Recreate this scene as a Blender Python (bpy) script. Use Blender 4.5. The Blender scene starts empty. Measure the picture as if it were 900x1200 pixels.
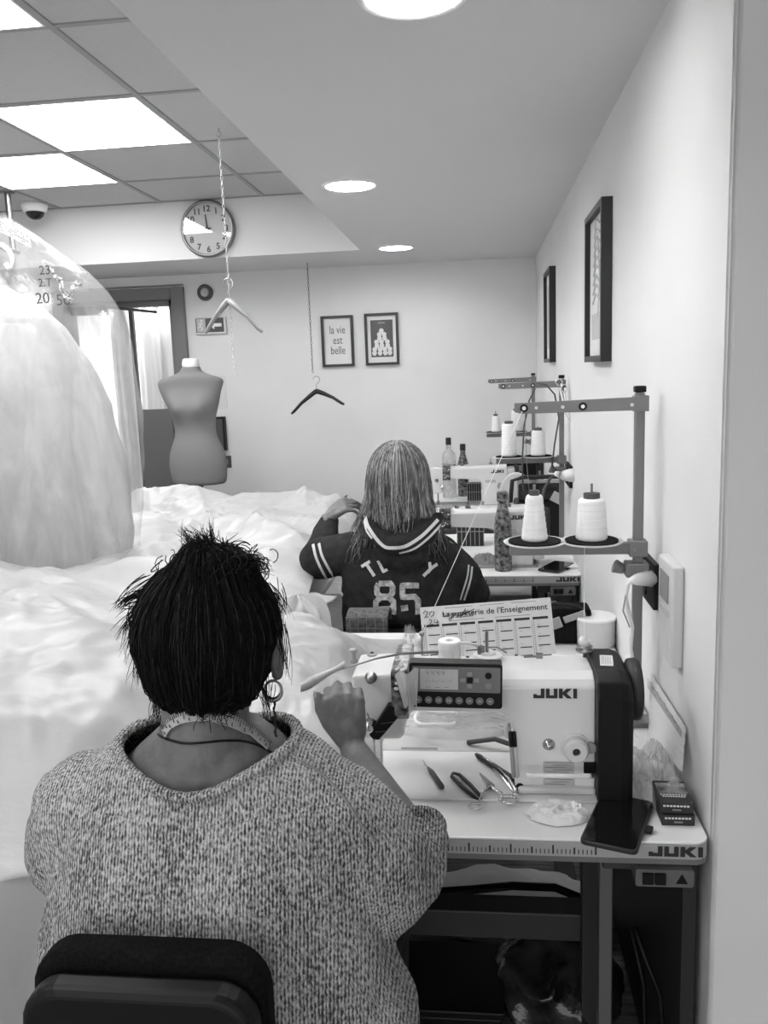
import bpy, bmesh, math, random
from math import sin, cos, pi, radians as R_
from mathutils import Vector as V, Matrix, noise
from mathutils.bvhtree import BVHTree
random.seed(7)
SC = bpy.context.scene
COL = SC.collection
# ---------------------------------------------------------------- camera
F = 988.0; EYE = V((0, 0, 1.65))
_y = V((110, 169, -F)).normalized()
_z = V((-221, 5916, F)); _z = (_z - _z.dot(_y) * _y).normalized()
_x = _y.cross(_z)
RW = Matrix((_x, _y, _z))
cd = bpy.data.cameras.new('camera'); cam = bpy.data.objects.new('camera', cd); COL.objects.link(cam)
cd.sensor_fit = 'VERTICAL'; cd.sensor_height = 24.0; cd.lens = F / 1200 * 24; cd.clip_start = .05
cam.matrix_world = Matrix.Translation(EYE) @ RW.to_4x4()
SC.camera = cam
def at(px, py, Y):
    w = RW @ V((px - 450, 600 - py, -F)); return EYE + w * (Y / w.y)
def onz(px, py, z):
    w = RW @ V((px - 450, 600 - py, -F)); return EYE + w * ((z - EYE.z) / w.z)
def onx(px, py, x):
    w = RW @ V((px - 450, 600 - py, -F)); return EYE + w * (x / w.x)
def ray(px, py): return (RW @ V((px - 450, 600 - py, -F))).normalized()
# ---------------------------------------------------------------- materials
MATS = {}
def mat(name, g=.5, rough=.5, metal=0., spec=.5, noise_amt=0., nscale=8., bump=0., bscale=60., emit=0., alpha=1., stretch=None, trans=0., coat=0., sss=0.):
    m = bpy.data.materials.new(name); m.use_nodes = True; nt = m.node_tree; b = nt.nodes['Principled BSDF']
    b.inputs['Base Color'].default_value = (g, g, g, 1); b.inputs['Roughness'].default_value = rough
    b.inputs['Metallic'].default_value = metal; b.inputs['Specular IOR Level'].default_value = spec
    b.inputs['Coat Weight'].default_value = coat; b.inputs['Transmission Weight'].default_value = trans
    b.inputs['Alpha'].default_value = alpha
    if emit: b.inputs['Emission Color'].default_value = (1, 1, 1, 1); b.inputs['Emission Strength'].default_value = emit
    if noise_amt or bump:
        tc = nt.nodes.new('ShaderNodeTexCoord'); mp = nt.nodes.new('ShaderNodeMapping'); nt.links.new(tc.outputs['Object'], mp.inputs[0])
        if stretch: mp.inputs['Scale'].default_value = stretch
    if noise_amt:
        n = nt.nodes.new('ShaderNodeTexNoise'); n.inputs['Scale'].default_value = nscale; n.inputs['Detail'].default_value = 5
        r = nt.nodes.new('ShaderNodeValToRGB'); a, c = max(0, g - noise_amt), min(1, g + noise_amt)
        r.color_ramp.elements[0].position = .35; r.color_ramp.elements[1].position = .65
        r.color_ramp.elements[0].color = (a, a, a, 1); r.color_ramp.elements[1].color = (c, c, c, 1)
        nt.links.new(mp.outputs[0], n.inputs['Vector']); nt.links.new(n.outputs['Fac'], r.inputs['Fac']); nt.links.new(r.outputs[0], b.inputs['Base Color'])
    if bump:
        n = nt.nodes.new('ShaderNodeTexNoise'); n.inputs['Scale'].default_value = bscale; n.inputs['Detail'].default_value = 4
        bp = nt.nodes.new('ShaderNodeBump'); bp.inputs['Strength'].default_value = bump; bp.inputs['Distance'].default_value = .01
        nt.links.new(mp.outputs[0], n.inputs['Vector']); nt.links.new(n.outputs['Fac'], bp.inputs['Height']); nt.links.new(bp.outputs[0], b.inputs['Normal'])
    MATS[name] = m; return m
mat('wall', .74, .85, spec=.2, bump=.05, bscale=180, noise_amt=.012, nscale=3)
mat('plaster', .68, .9, spec=.2, bump=.04, bscale=120)
mat('tile', .52, .95, spec=.1, bump=.1, bscale=250, noise_amt=.01, nscale=40)
mat('tbar', .32, .6)
mat('floor', .16, .5, noise_amt=.07, nscale=6, stretch=(1.5, 14, 1))
mat('panel', .9, .5, emit=8.5); mat('downlight', .9, .5, emit=36)
mat('white', .82, .35); mat('white_rough', .8, .8); mat('offwhite', .66, .5); mat('paper', .72, .8); mat('cream', .5, .6)
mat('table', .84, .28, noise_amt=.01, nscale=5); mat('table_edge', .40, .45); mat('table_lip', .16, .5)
mat('satin_light', .74, .5, bump=.2, bscale=9)
mat('enamel', .76, .22, coat=.3); mat('enamel_dim', .62, .35)
mat('black', .006, .45, spec=.22); mat('black_gloss', .008, .08); mat('black_rough', .006, .9, spec=.1, noise_amt=.003, nscale=200, bump=.2, bscale=400)
mat('dark', .028, .5, spec=.3); mat('darkgrey', .075, .5, spec=.35); mat('grey', .22, .5); mat('midgrey', .30, .5); mat('lightgrey', .48, .5)
mat('stand', .18, .45); mat('ink', .02, .6); mat('inkgrey', .25, .7)
mat('steel', .55, .25, metal=1.); mat('chrome', .75, .1, metal=1.); mat('darksteel', .25, .35, metal=1.)
mat('leg_steel', .05, .45, spec=.3); mat('leg_light', .12, .45); mat('jamb', .17, .5); mat('board', .12, .6)
mat('thread', .88, .85, bump=.25, bscale=60, stretch=(1, 1, 30), noise_amt=.05, nscale=8)
mat('form', .17, .8, bump=.1, bscale=300); mat('wood', .45, .5, noise_amt=.08, nscale=10, stretch=(1, 1, 8))
mat('frame', .006, .4); mat('felt', .01, .95, spec=.1)
mat('satin', .44, .42, spec=.45, bump=.5, bscale=9, stretch=(1, 2.2, 1)); mat('sheer_cloth', .6, .7, bump=.1, bscale=30)
mat('skin', .14, .55, noise_amt=.02, nscale=40, bump=.15, bscale=160, spec=.35); mat('skin_light', .34, .5, bump=.1, bscale=120); mat('nail', .3, .2)
mat('hair', .006, .75, spec=.12); mat('hair_grey', .022, .6, spec=.2)
mat('hoodie', .026, .9, spec=.1, noise_amt=.005, nscale=30, bump=.25, bscale=90); mat('stripe', .62, .8); mat('digit', .42, .35, noise_amt=.2, nscale=60)
mat('trousers', .015, .85); mat('tape', .42, .6)
mat('lcd', .55, .2, noise_amt=.0); mat('panel_grey', .17, .4)
mat('pattern', .12, .3, noise_amt=.12, nscale=70); mat('plaid', .1, .9, noise_amt=.04, nscale=90)
mat('glossy_black_bag', .02, .15, noise_amt=.015, nscale=15, bump=.6, bscale=20)
mat('photo_print', .2, .4, noise_amt=.2, nscale=22)
mat('foil', .5, .2, noise_amt=.25, nscale=120)
def sheer(name, g, alpha, rough=.3, glossy=.15, bump=.5, bscale=12, streak=None, var=.2):
    """translucent film or tulle: diffuse/translucent mixed with transparent; density varies with a wrinkle noise"""
    m = bpy.data.materials.new(name); m.use_nodes = True; nt = m.node_tree; nt.nodes.clear(); N = nt.nodes.new; L = nt.links.new
    out = N('ShaderNodeOutputMaterial'); tr = N('ShaderNodeBsdfTransparent'); df = N('ShaderNodeBsdfDiffuse'); tl = N('ShaderNodeBsdfTranslucent'); gl = N('ShaderNodeBsdfGlossy')
    for n in (df, tl, gl): n.inputs['Color'].default_value = (g, g, g, 1)
    gl.inputs['Roughness'].default_value = rough
    tc = N('ShaderNodeTexCoord'); mp = N('ShaderNodeMapping'); L(tc.outputs['Object'], mp.inputs[0])
    if streak: mp.inputs['Scale'].default_value = streak
    no = N('ShaderNodeTexNoise'); no.inputs['Scale'].default_value = bscale; no.inputs['Detail'].default_value = 6; no.inputs['Distortion'].default_value = 1.2; L(mp.outputs[0], no.inputs['Vector'])
    bp = N('ShaderNodeBump'); bp.inputs['Strength'].default_value = bump; bp.inputs['Distance'].default_value = .02; L(no.outputs['Fac'], bp.inputs['Height'])
    for n in (df, tl, gl): L(bp.outputs[0], n.inputs['Normal'])
    m1 = N('ShaderNodeMixShader'); m1.inputs[0].default_value = .4; L(df.outputs[0], m1.inputs[1]); L(tl.outputs[0], m1.inputs[2])
    m2 = N('ShaderNodeMixShader'); m2.inputs[0].default_value = glossy; L(m1.outputs[0], m2.inputs[1]); L(gl.outputs[0], m2.inputs[2])
    mr = N('ShaderNodeMapRange'); mr.inputs['From Min'].default_value = .35; mr.inputs['From Max'].default_value = .7
    mr.inputs['To Min'].default_value = max(0, alpha - var); mr.inputs['To Max'].default_value = min(1, alpha + var); L(no.outputs['Fac'], mr.inputs['Value'])
    m3 = N('ShaderNodeMixShader'); L(mr.outputs[0], m3.inputs[0]); L(tr.outputs[0], m3.inputs[1]); L(m2.outputs[0], m3.inputs[2]); L(m3.outputs[0], out.inputs[0])
    MATS[name] = m; return m
sheer('film', .6, .22, rough=.16, glossy=.22, bump=.8, bscale=5, streak=(1, 1, .5), var=.22)
sheer('tulle', .72, .78, glossy=.02, bump=.3, bscale=5, var=.22, streak=(1.4, 1.4, .35))
sheer('tulle_fine', .88, .35, glossy=.02, bump=.3, bscale=10, var=.2)
sheer('glass', .9, .04, rough=.03, glossy=.9, bump=0., bscale=1, var=.0)
sheer('bottle', .7, .45, glossy=.3, bump=.1, bscale=20, var=.1)
# knitted wool
def knit():
    m = bpy.data.materials.new('knit'); m.use_nodes = True; nt = m.node_tree; b = nt.nodes['Principled BSDF']; N = nt.nodes.new; L = nt.links.new
    b.inputs['Roughness'].default_value = .95; b.inputs['Specular IOR Level'].default_value = .1
    tc = N('ShaderNodeTexCoord'); mp = N('ShaderNodeMapping'); mp.inputs['Scale'].default_value = (1, 1, .55); L(tc.outputs['Object'], mp.inputs[0])
    n1 = N('ShaderNodeTexNoise'); n1.inputs['Scale'].default_value = 265; n1.inputs['Detail'].default_value = 2; L(mp.outputs[0], n1.inputs['Vector'])
    n2 = N('ShaderNodeTexNoise'); n2.inputs['Scale'].default_value = 9; n2.inputs['Detail'].default_value = 4; L(mp.outputs[0], n2.inputs['Vector'])
    w = N('ShaderNodeTexWave'); w.wave_type = 'BANDS'; w.bands_direction = 'X'; w.inputs['Scale'].default_value = 68; w.inputs['Distortion'].default_value = 2.2; w.inputs['Detail'].default_value = 2; w.inputs['Detail Scale'].default_value = 2.5; L(mp.outputs[0], w.inputs['Vector'])
    a = N('ShaderNodeMath'); a.operation = 'MULTIPLY_ADD'; a.inputs[1].default_value = .22; L(w.outputs['Fac'], a.inputs[0]); L(n1.outputs['Fac'], a.inputs[2])
    c = N('ShaderNodeMath'); c.operation = 'MULTIPLY_ADD'; c.inputs[1].default_value = .35; L(n2.outputs['Fac'], c.inputs[0]); L(a.outputs[0], c.inputs[2])
    r = N('ShaderNodeValToRGB'); e = r.color_ramp.elements; e[0].position = .60; e[0].color = (.055, .055, .055, 1); e[1].position = 1.0; e[1].color = (.60, .60, .60, 1)
    L(c.outputs[0], r.inputs['Fac']); L(r.outputs[0], b.inputs['Base Color'])
    bp = N('ShaderNodeBump'); bp.inputs['Strength'].default_value = .7; bp.inputs['Distance'].default_value = .004; L(a.outputs[0], bp.inputs['Height']); L(bp.outputs[0], b.inputs['Normal'])
    MATS['knit'] = m
knit()
def streaked(name, c0, c1, sc=(60, 60, 3)):
    m = bpy.data.materials.new(name); m.use_nodes = True; nt = m.node_tree; b = nt.nodes['Principled BSDF']; N = nt.nodes.new; L = nt.links.new
    b.inputs['Roughness'].default_value = .55; b.inputs['Specular IOR Level'].default_value = .3
    tc = N('ShaderNodeTexCoord'); mp = N('ShaderNodeMapping'); mp.inputs['Scale'].default_value = sc; L(tc.outputs['Object'], mp.inputs[0])
    n = N('ShaderNodeTexNoise'); n.inputs['Scale'].default_value = 1; n.inputs['Detail'].default_value = 4; L(mp.outputs[0], n.inputs['Vector'])
    r = N('ShaderNodeValToRGB'); e = r.color_ramp.elements; e[0].position = .35; e[0].color = (c0,) * 3 + (1,); e[1].position = .65; e[1].color = (c1,) * 3 + (1,)
    L(n.outputs['Fac'], r.inputs['Fac']); L(r.outputs[0], b.inputs['Base Color']); MATS[name] = m
streaked('hair_fair', .09, .34); streaked('hair_fair_light', .3, .58); streaked('hair_fair_dark', .05, .14)
# ---------------------------------------------------------------- mesh builder
class MB:
    def __init__(s): s.v = []; s.f = []; s.mi = []; s.cur = 0; s.T = None
    def vert(s, p):
        p = V(p); s.v.append(s.T @ p if s.T else p); return len(s.v) - 1
    def face(s, idx): s.f.append(tuple(idx)); s.mi.append(s.cur)
    def box(s, c, d, rot=None):
        c = V(c); M = rot.to_3x3() if rot else Matrix.Identity(3)
        i = [s.vert(c + M @ V((x * d[0] / 2, y * d[1] / 2, z * d[2] / 2))) for x in (-1, 1) for y in (-1, 1) for z in (-1, 1)]
        for q in ((0, 1, 3, 2), (4, 6, 7, 5), (0, 4, 5, 1), (2, 3, 7, 6), (0, 2, 6, 4), (1, 5, 7, 3)): s.face([i[k] for k in q])
        return s
    def bb(s, a, b): a, b = V(a), V(b); return s.box((a + b) / 2, [abs(b[k] - a[k]) for k in range(3)])
    def rings(s, rs, cap=True, closed=True):
        base = [[s.vert(p) for p in r] for r in rs]; n = len(rs[0])
        for a, b in zip(base, base[1:]):
            for k in range(n if closed else n - 1): s.face((a[k], a[(k + 1) % n], b[(k + 1) % n], b[k]))
        if cap: s.face(base[0][::-1]); s.face(base[-1])
        return s
    def tube(s, path, r, n=8, cap=True):
        path = [V(p) for p in path]; rr = r if isinstance(r, (list, tuple)) else [r] * len(path); rs = []; pu = None
        for k, p in enumerate(path):
            d = (path[min(k + 1, len(path) - 1)] - path[max(k - 1, 0)])
            d = d.normalized() if d.length > 1e-9 else V((0, 0, 1))
            if pu is None: u = d.orthogonal().normalized()
            else:
                u = pu - pu.dot(d) * d; u = u.normalized() if u.length > 1e-6 else d.orthogonal().normalized()
            pu = u; w = d.cross(u); rs.append([p + (u * cos(2 * pi * j / n) + w * sin(2 * pi * j / n)) * rr[k] for j in range(n)])
        return s.rings(rs, cap)
    def cyl(s, a, b, r, r2=None, n=24): return s.tube([a, b], [r, r if r2 is None else r2], n)
    def lathe(s, prof, c=(0, 0, 0), M=None, n=32):
        c = V(c); M = M.to_3x3() if M else Matrix.Identity(3)
        return s.rings([[c + M @ V((r * cos(2 * pi * j / n), r * sin(2 * pi * j / n), z)) for j in range(n)] for r, z in prof])
    def ell(s, c, r, M=None, n=20, m=12):
        c = V(c); M = M.to_3x3() if M else Matrix.Identity(3); r = V(r)
        rs = [[c + M @ V((r.x * sin(a) * cos(2 * pi * j / n), r.y * sin(a) * sin(2 * pi * j / n), -r.z * cos(a))) for j in range(n)] for a in [pi * (k + .02) / (m + .04) for k in range(m + 1)]]
        return s.rings(rs)
    def cap(s, a, b, ra, rb, n=16):
        a, b = V(a), V(b); d = (b - a).normalized(); P = []; Q = []
        for k in range(5):
            t = pi / 2 * k / 4.2; P.append((a - d * ra * cos(t), ra * sin(t) + 1e-4)); Q.append((b + d * rb * sin(t), rb * cos(t) + 1e-4))
        P = P + [(a, ra)] + Q; return s.tube([p for p, _ in P], [r for _, r in P], n)
    def chain(s, pts, rads, n=14):
        for k in range(len(pts) - 1): s.cap(pts[k], pts[k + 1], rads[k], rads[k + 1], n)
        return s
    def prism(s, poly, d0, d1, O=(0, 0, 0), U=(1, 0, 0), W=(0, 0, 1)):
        """2-D polygon in plane (U,W), extruded along U x W from d0 to d1"""
        O, U, W = V(O), V(U), V(W); Nn = U.cross(W).normalized()
        a = [s.vert(O + U * x + W * y + Nn * d0) for x, y in poly]; b = [s.vert(O + U * x + W * y + Nn * d1) for x, y in poly]; n = len(poly)
        s.face(a); s.face(b[::-1])
        for k in range(n): s.face((a[k], b[k], b[(k + 1) % n], a[(k + 1) % n]))
        return s
    def grid(s, fn, nu, nv):
        g = [[s.vert(fn(i / nu, j / nv)) for i in range(nu + 1)] for j in range(nv + 1)]
        for j in range(nv):
            for i in range(nu): s.face((g[j][i], g[j][i + 1], g[j + 1][i + 1], g[j + 1][i]))
        return s
    def build(s, name, m, parent=None, smooth=False, bevel=0., seg=2, solid=0., sub=0):
        me = bpy.data.meshes.new(name); me.from_pydata([tuple(p) for p in s.v], [], s.f)
        for mm in (m if isinstance(m, (list, tuple)) else [m]): me.materials.append(MATS[mm])
        for p, k in zip(me.polygons, s.mi): p.material_index = k
        bm = bmesh.new(); bm.from_mesh(me); bmesh.ops.recalc_face_normals(bm, faces=bm.faces[:]); bm.to_mesh(me); bm.free()
        if smooth: me.polygons.foreach_set('use_smooth', [True] * len(me.polygons))
        me.update(); o = bpy.data.objects.new(name, me); COL.objects.link(o)
        if parent: o.parent = parent
        if solid: q = o.modifiers.new('solid', 'SOLIDIFY'); q.thickness = solid; q.offset = 0
        if bevel: q = o.modifiers.new('bevel', 'BEVEL'); q.width = bevel; q.segments = seg; q.limit_method = 'ANGLE'; q.angle_limit = .6
        if sub: q = o.modifiers.new('sub', 'SUBSURF'); q.levels = q.render_levels = sub
        if smooth and (bevel or solid): pass
        return o
def tag(o, label=None, cat=None, group=None, kind=None):
    if label: o['label'] = label
    if cat: o['category'] = cat
    if group: o['group'] = group
    if kind: o['kind'] = kind
    return o
def empty(name, loc, label=None, cat=None, group=None, rz=0.):
    o = bpy.data.objects.new(name, None); COL.objects.link(o); o.location = loc; o.rotation_euler = (0, 0, rz); o.empty_display_size = .05
    return tag(o, label, cat, group)
def copy_tree(o, parent=None):
    c = o.copy(); COL.objects.link(c)
    if parent: c.parent = parent
    for ch in list(o.children): copy_tree(ch, c)
    return c
def S(o): return tag(o, kind='structure')
def rounded(x0, x1, y0, y1, r, n=5):
    out = []
    for cx, cy, a in ((x1 - r, y0 + r, -pi / 2), (x1 - r, y1 - r, 0), (x0 + r, y1 - r, pi / 2), (x0 + r, y0 + r, pi)):
        out += [(cx + r * cos(a + pi / 2 * k / n), cy + r * sin(a + pi / 2 * k / n)) for k in range(n + 1)]
    return out
def solidify_blob(mb, name, m, parent=None, voxel=.006, smooth=6, fac=.5, keep=None):
    """union of overlapping shapes as ONE continuous smooth skin (voxel remesh + smoothing), baked to a mesh"""
    o = mb.build(name + '_src', m)
    q = o.modifiers.new('r', 'REMESH'); q.mode = 'VOXEL'; q.voxel_size = voxel; q.use_smooth_shade = True
    q = o.modifiers.new('s', 'SMOOTH'); q.iterations = smooth; q.factor = fac
    dg = bpy.context.evaluated_depsgraph_get(); dg.update(); me = bpy.data.meshes.new_from_object(o.evaluated_get(dg)); me.name = name
    src = o.data; bpy.data.objects.remove(o); bpy.data.meshes.remove(src)
    if not me.materials: me.materials.append(MATS[m])
    if keep:
        bm = bmesh.new(); bm.from_mesh(me); bmesh.ops.delete(bm, geom=[f for f in bm.faces if not keep(f.calc_center_median())], context='FACES'); bm.to_mesh(me); bm.free()
    me.polygons.foreach_set('use_smooth', [True] * len(me.polygons))
    o = bpy.data.objects.new(name, me); COL.objects.link(o)
    if parent: o.parent = parent; 
    return o
def rel(o, root):
    """parts modelled in place: move the vertices into the root's frame"""
    Mi = root.matrix_basis.inverted(); o.data.transform(Mi); o.parent = root; return o
def bvh(o): return BVHTree.FromPolygons([v.co.copy() for v in o.data.vertices], [tuple(p.vertices) for p in o.data.polygons])
def text(s, size, O, U, W, m='ink', depth=.0006, parent=None, name='lettering', bold=0., align='LEFT', wx=1.):
    cu = bpy.data.curves.new(name, 'FONT'); cu.body = s; cu.size = size; cu.extrude = depth / 2; cu.offset = bold; cu.align_x = align; cu.resolution_u = 3
    o = bpy.data.objects.new(name, cu); COL.objects.link(o)
    dg = bpy.context.evaluated_depsgraph_get(); dg.update(); me = bpy.data.meshes.new_from_object(o.evaluated_get(dg)); bpy.data.objects.remove(o); bpy.data.curves.remove(cu)
    O, U, W = V(O), V(U).normalized(), V(W).normalized(); Nn = U.cross(W)
    me.transform(Matrix(((U.x * wx, W.x, Nn.x, O.x), (U.y * wx, W.y, Nn.y, O.y), (U.z * wx, W.z, Nn.z, O.z), (0, 0, 0, 1))))
    me.materials.clear(); me.materials.append(MATS[m]); o = bpy.data.objects.new(name, me); COL.objects.link(o)
    if parent: o.parent = parent
    return o
def juki(mb, O, U, W, h, depth=.0012, wx=1.):
    """four wide block capitals"""
    O, U, W = V(O), V(U).normalized() * h * wx, V(W).normalized() * h
    L = [[(0, 0), (0, .42), (.34, .42), (.34, .3), (.72, .3), (.72, 1), (1.08, 1), (1.08, 0)],
         [(1.22, 0), (1.22, 1), (1.58, 1), (1.58, .3), (1.98, .3), (1.98, 1), (2.34, 1), (2.34, 0)],
         [(2.48, 0), (2.48, 1), (2.84, 1), (2.84, .62), (3.22, 1), (3.7, 1), (3.22, .52), (3.74, 0), (3.26, 0), (2.84, .42), (2.84, 0)],
         [(3.86, 0), (3.86, 1), (4.22, 1), (4.22, 0)]]
    for p in L:
        k = len(mb.v); mb.prism(p, 0, depth, O, U, W)
    return mb
# ================================================================ THE SETTING
XR, YB, ZC, ZG = .413, 6.13, 2.394, 2.749
XL, YC = -3.6, 1.49
S(MB().bb((XL - 1, -7, -.1), (2.3, 9, 0)).build('floor', 'floor'))
S(MB().bb((XR, YC, 0), (XR + .15, YB, ZC + .02)).bb((XR, YC, 0), (2.2, YC + .15, ZC + .02)).build('wall_right', 'wall', bevel=.012))
b = MB()
b.bb((-2.12, YB, 0), (XR + .15, YB + .15, ZC + .02)).bb((XL, YB, 2.33), (-2.12, YB + .15, ZC + .02)).bb((XL, YB, 0), (-3.1, YB + .15, 2.33))
S(b.build('wall_back', 'wall'))
S(MB().bb((2.2, -4, 0), (2.3, YC, ZC + .02)).build('wall_side', 'wall'))
S(MB().bb((XL - .1, -4, 0), (XL, YB, ZG)).build('wall_left', 'wall'))
b = MB().bb((-.71, -4, ZC), (2.3, YB + .1, ZC + .36)).bb((XL, 5.359, ZC), (-.71, YB + .1, ZC + .36))
S(b.build('ceiling', 'plaster'))
S(MB().bb((XL, -4, ZG), (-.71, 5.36, ZG + .05)).build('ceiling.001', 'tile'))
GX = [-1.30, -1.96, -2.62, -3.28]; GY = [-3.29, -2.63, -1.96, -1.3, -.63, .03, .7, 1.375, 2.045, 2.712, 3.385, 4.088, 4.77, 5.345]
b = MB()
for x in GX: b.bb((x - .012, -4, ZG - .006), (x + .012, 5.358, ZG + .01))
for y in GY: b.bb((XL, y - .012, ZG - .005), (-.712, y + .012, ZG + .01))
S(b.build('trim_1', 'tbar'))
# next room seen through the doorway
b = MB().bb((-4.6, 8.3, 0), (-1.2, 8.4, 2.6)).bb((-1.3, 6.28, 0), (-1.2, 8.3, 2.6)).bb((-4.6, 6.28, 0), (-4.5, 8.3, 2.6))
S(b.build('wall_far', 'wall')); S(MB().bb((-4.6, 6.28, 2.5), (-1.2, 8.4, 2.6)).build('ceiling.002', 'plaster'))
b = MB().bb((-2.21, 6.09, 0), (-2.115, 6.3, 2.31)).bb((-3.03, 6.092, 2.225), (-2.21, 6.298, 2.31)).bb((-3.12, 6.09, 0), (-3.03, 6.3, 2.31))
d = S(b.build('door_1', 'jamb', bevel=.006))
MB().bb((-2.25, 6.16, 0), (-2.21, 6.24, 2.225)).bb((-3.03, 6.16, 2.185), (-2.21, 6.24, 2.225)).build('door_stop', 'jamb', d)
MB().box((-2.55, 6.14, 2.17), (.42, .025, .02), Matrix.Rotation(.14, 3, 'Y')).bb((-2.98, 6.1, 2.14), (-2.72, 6.16, 2.2)).build('door_closer', 'darkgrey', d)
S(MB().bb((-2.1, YB - .012, 0), (XR, YB, .09)).build('baseboard_back', 'white'))
S(MB().bb((XR - .012, YC, 0), (XR, YB, .09)).build('baseboard_right', 'white'))
# ceiling lamps
G_P = 'square ceiling light panels'
for (x0, x1, y0, y1, lab) in ((-1.96, -1.3, 3.385, 4.088, 'square glowing ceiling panel, the middle and largest-looking one, just left of the ceiling chain'),
                              (-2.62, -1.96, 4.088, 4.77, 'square glowing ceiling panel above the dome camera, farthest from the viewer'),
                              (-1.96, -1.3, 2.045, 2.712, 'square glowing ceiling panel cut by the top left corner, the nearest one in view'),
                              (-1.96, -1.3, .03, .7, 'added square glowing ceiling panel, unseen just behind the viewpoint, brightening the front of the room'),  # unseen panel added on the grid to brighten the front of the room
                              (-1.96, -1.3, -1.96, -1.3, 'added square glowing ceiling panel, unseen, the rearmost one, more fill for the front of the room')):  # second added panel out of view, extra fill light from behind
    t = empty('ceiling_light_panel', ((x0 + x1) / 2, (y0 + y1) / 2, ZG), lab, 'ceiling light', G_P)
    w, h = (x1 - x0) / 2 - .012, (y1 - y0) / 2 - .012
    MB().bb((-w + .008, -h + .008, -.006), (w - .008, h - .008, .004)).build('diffuser', 'panel', t)
    b = MB()
    for q in (((-w, -h, -.007), (w, -h + .008, .006)), ((-w, h - .008, -.007), (w, h, .006)), ((-w, -h + .008, -.007), (-w + .008, h - .008, .006)), ((w - .008, -h + .008, -.007), (w, h - .008, .006))): b.bb(*q)
    b.build('rim', 'white', t)
for (px, py, lab) in ((410, 217, 'round recessed ceiling spotlight, the middle one, nearest the tile ceiling corner'), (464, 290, 'round recessed ceiling spotlight nearest the back wall, the smallest'), (484, -6, 'round recessed ceiling spotlight just cut by the top edge of the picture')):
    p = onz(px, py, ZC); t = empty('ceiling_spotlight', (p.x, p.y, ZC), lab, 'ceiling light', 'round recessed ceiling spotlights')
    MB().lathe([(.0, -.004), (.098, -.004), (.098, .004), (0, .004)]).build('lens', 'downlight', t, smooth=False)
    MB().lathe([(.099, -.004), (.104, -.008), (.114, -.004), (.116, .003), (.099, .003)]).build('bezel', 'white', t, smooth=True)
# light through the far room and soft daylight from the open shop side behind the camera
def area(name, loc, rot, size, sy, power, vis=True):
    l = bpy.data.lights.new(name, 'AREA'); l.shape = 'RECTANGLE'; l.size = size; l.size_y = sy; l.energy = power
    o = bpy.data.objects.new(name, l); COL.objects.link(o); o.location = loc; o.rotation_euler = rot; return o
area('far_room_lamp', (-2.9, 7.3, 2.48), (0, 0, 0), 1.2, .8, 34)
W = bpy.data.worlds.new('world'); SC.world = W; W.use_nodes = True
W.node_tree.nodes['Background'].inputs[0].default_value = (1, 1, 1, 1); W.node_tree.nodes['Background'].inputs[1].default_value = 1.05
SC.view_settings.view_transform = 'Standard'; SC.view_settings.look = 'None'; SC.view_settings.gamma = 1; SC.view_settings.use_curve_mapping = False
SC.view_settings.exposure = 1.2
# dome camera
p = onz(40, 238, ZG); t = empty('dome_camera', (p.x, p.y, ZG), 'small white dome security camera with black lens half, on the tile ceiling', 'security camera')
MB().lathe([(.0, 0), (.075, 0), (.078, -.02), (.07, -.05), (.06, -.055), (0, -.055)]).build('housing', 'white', t, smooth=True)
MB().ell((0, 0, -.05), (.056, .056, .05)).build('dome', 'black_gloss', t, smooth=True)
# wall clock on the bulkhead
c = at(245, 269, 5.359); t = empty('wall_clock', (c.x, 5.359, c.z), 'round metal-rimmed wall clock reading quarter to twelve, on the bulkhead', 'clock')
MY = Matrix.Rotation(pi / 2, 3, 'X')   # lathe axis +z -> -y (towards the room)
MB().lathe([(.16, 0), (.172, .0), (.174, .03), (.168, .045), (.156, .048), (.154, .036), (.154, .0)], M=MY, n=48).build('rim', 'darksteel', t, smooth=True)
MB().lathe([(0, .0), (.155, .0), (.155, .03), (0, .03)], M=MY, n=48).build('dial', 'lightgrey', t)
k = 0
for n in range(1, 13):
    a = pi / 2 - n * pi / 6
    if n != 9 or True:
        text(str(n), .052, (.122 * cos(a), -.0315, .122 * sin(a) - .018), (1, 0, 0), (0, 0, 1), 'ink', bold=.0012, parent=t, name='numeral', align='CENTER')
def hand(ang, L, w): return MB().prism([(-w, -.025), (w, -.025), (w * .6, L), (-w * .6, L)], 0, .0015, (0, -.036, 0), (cos(ang), 0, -sin(ang)), (sin(ang), 0, cos(ang)))
hand(R_(-5), .085, .006).build('hour_hand', 'ink', t); hand(R_(-92), .12, .0045).build('minute_hand', 'ink', t)
MB().lathe([(0, .034), (.011, .034), (.011, .041), (0, .041)], M=MY).build('hub', 'ink', t)
MB().lathe([(0, .0425), (.154, .0425), (.154, .0435), (0, .0435)], M=MY, n=48).build('glass', 'glass', t)
# round thermostat, exit sign, notices on the back wall
c = at(241, 343, YB); t = empty('round_detector', (c.x, YB, c.z), 'small round wall detector with dark ring beside the door frame', 'detector')
MB().lathe([(.04, 0), (.056, 0), (.058, .02), (.05, .028), (.04, .024)], M=MY).build('ring', 'darkgrey', t, smooth=True)
MB().lathe([(0, 0), (.041, 0), (.041, .018), (.02, .03), (0, .031)], M=MY).build('body', 'lightgrey', t, smooth=True)
c = at(248, 382, YB); t = empty('exit_sign', (c.x, YB, c.z), 'dark emergency exit sign with white running figure and arrow', 'sign')
MB().bb((-.115, -.03, -.06), (.115, 0, .06)).build('housing', 'offwhite', t, bevel=.004)
MB().bb((-.108, -.033, -.046), (.1, -.03, .054)).build('face', 'darkgrey', t)
b = MB().bb((-.1, -.0345, -.042), (-.035, -.033, .05)); b.build('door_pictogram', 'lightgrey', t)
b = MB(); O = (0, -.0365, 0)
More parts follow.
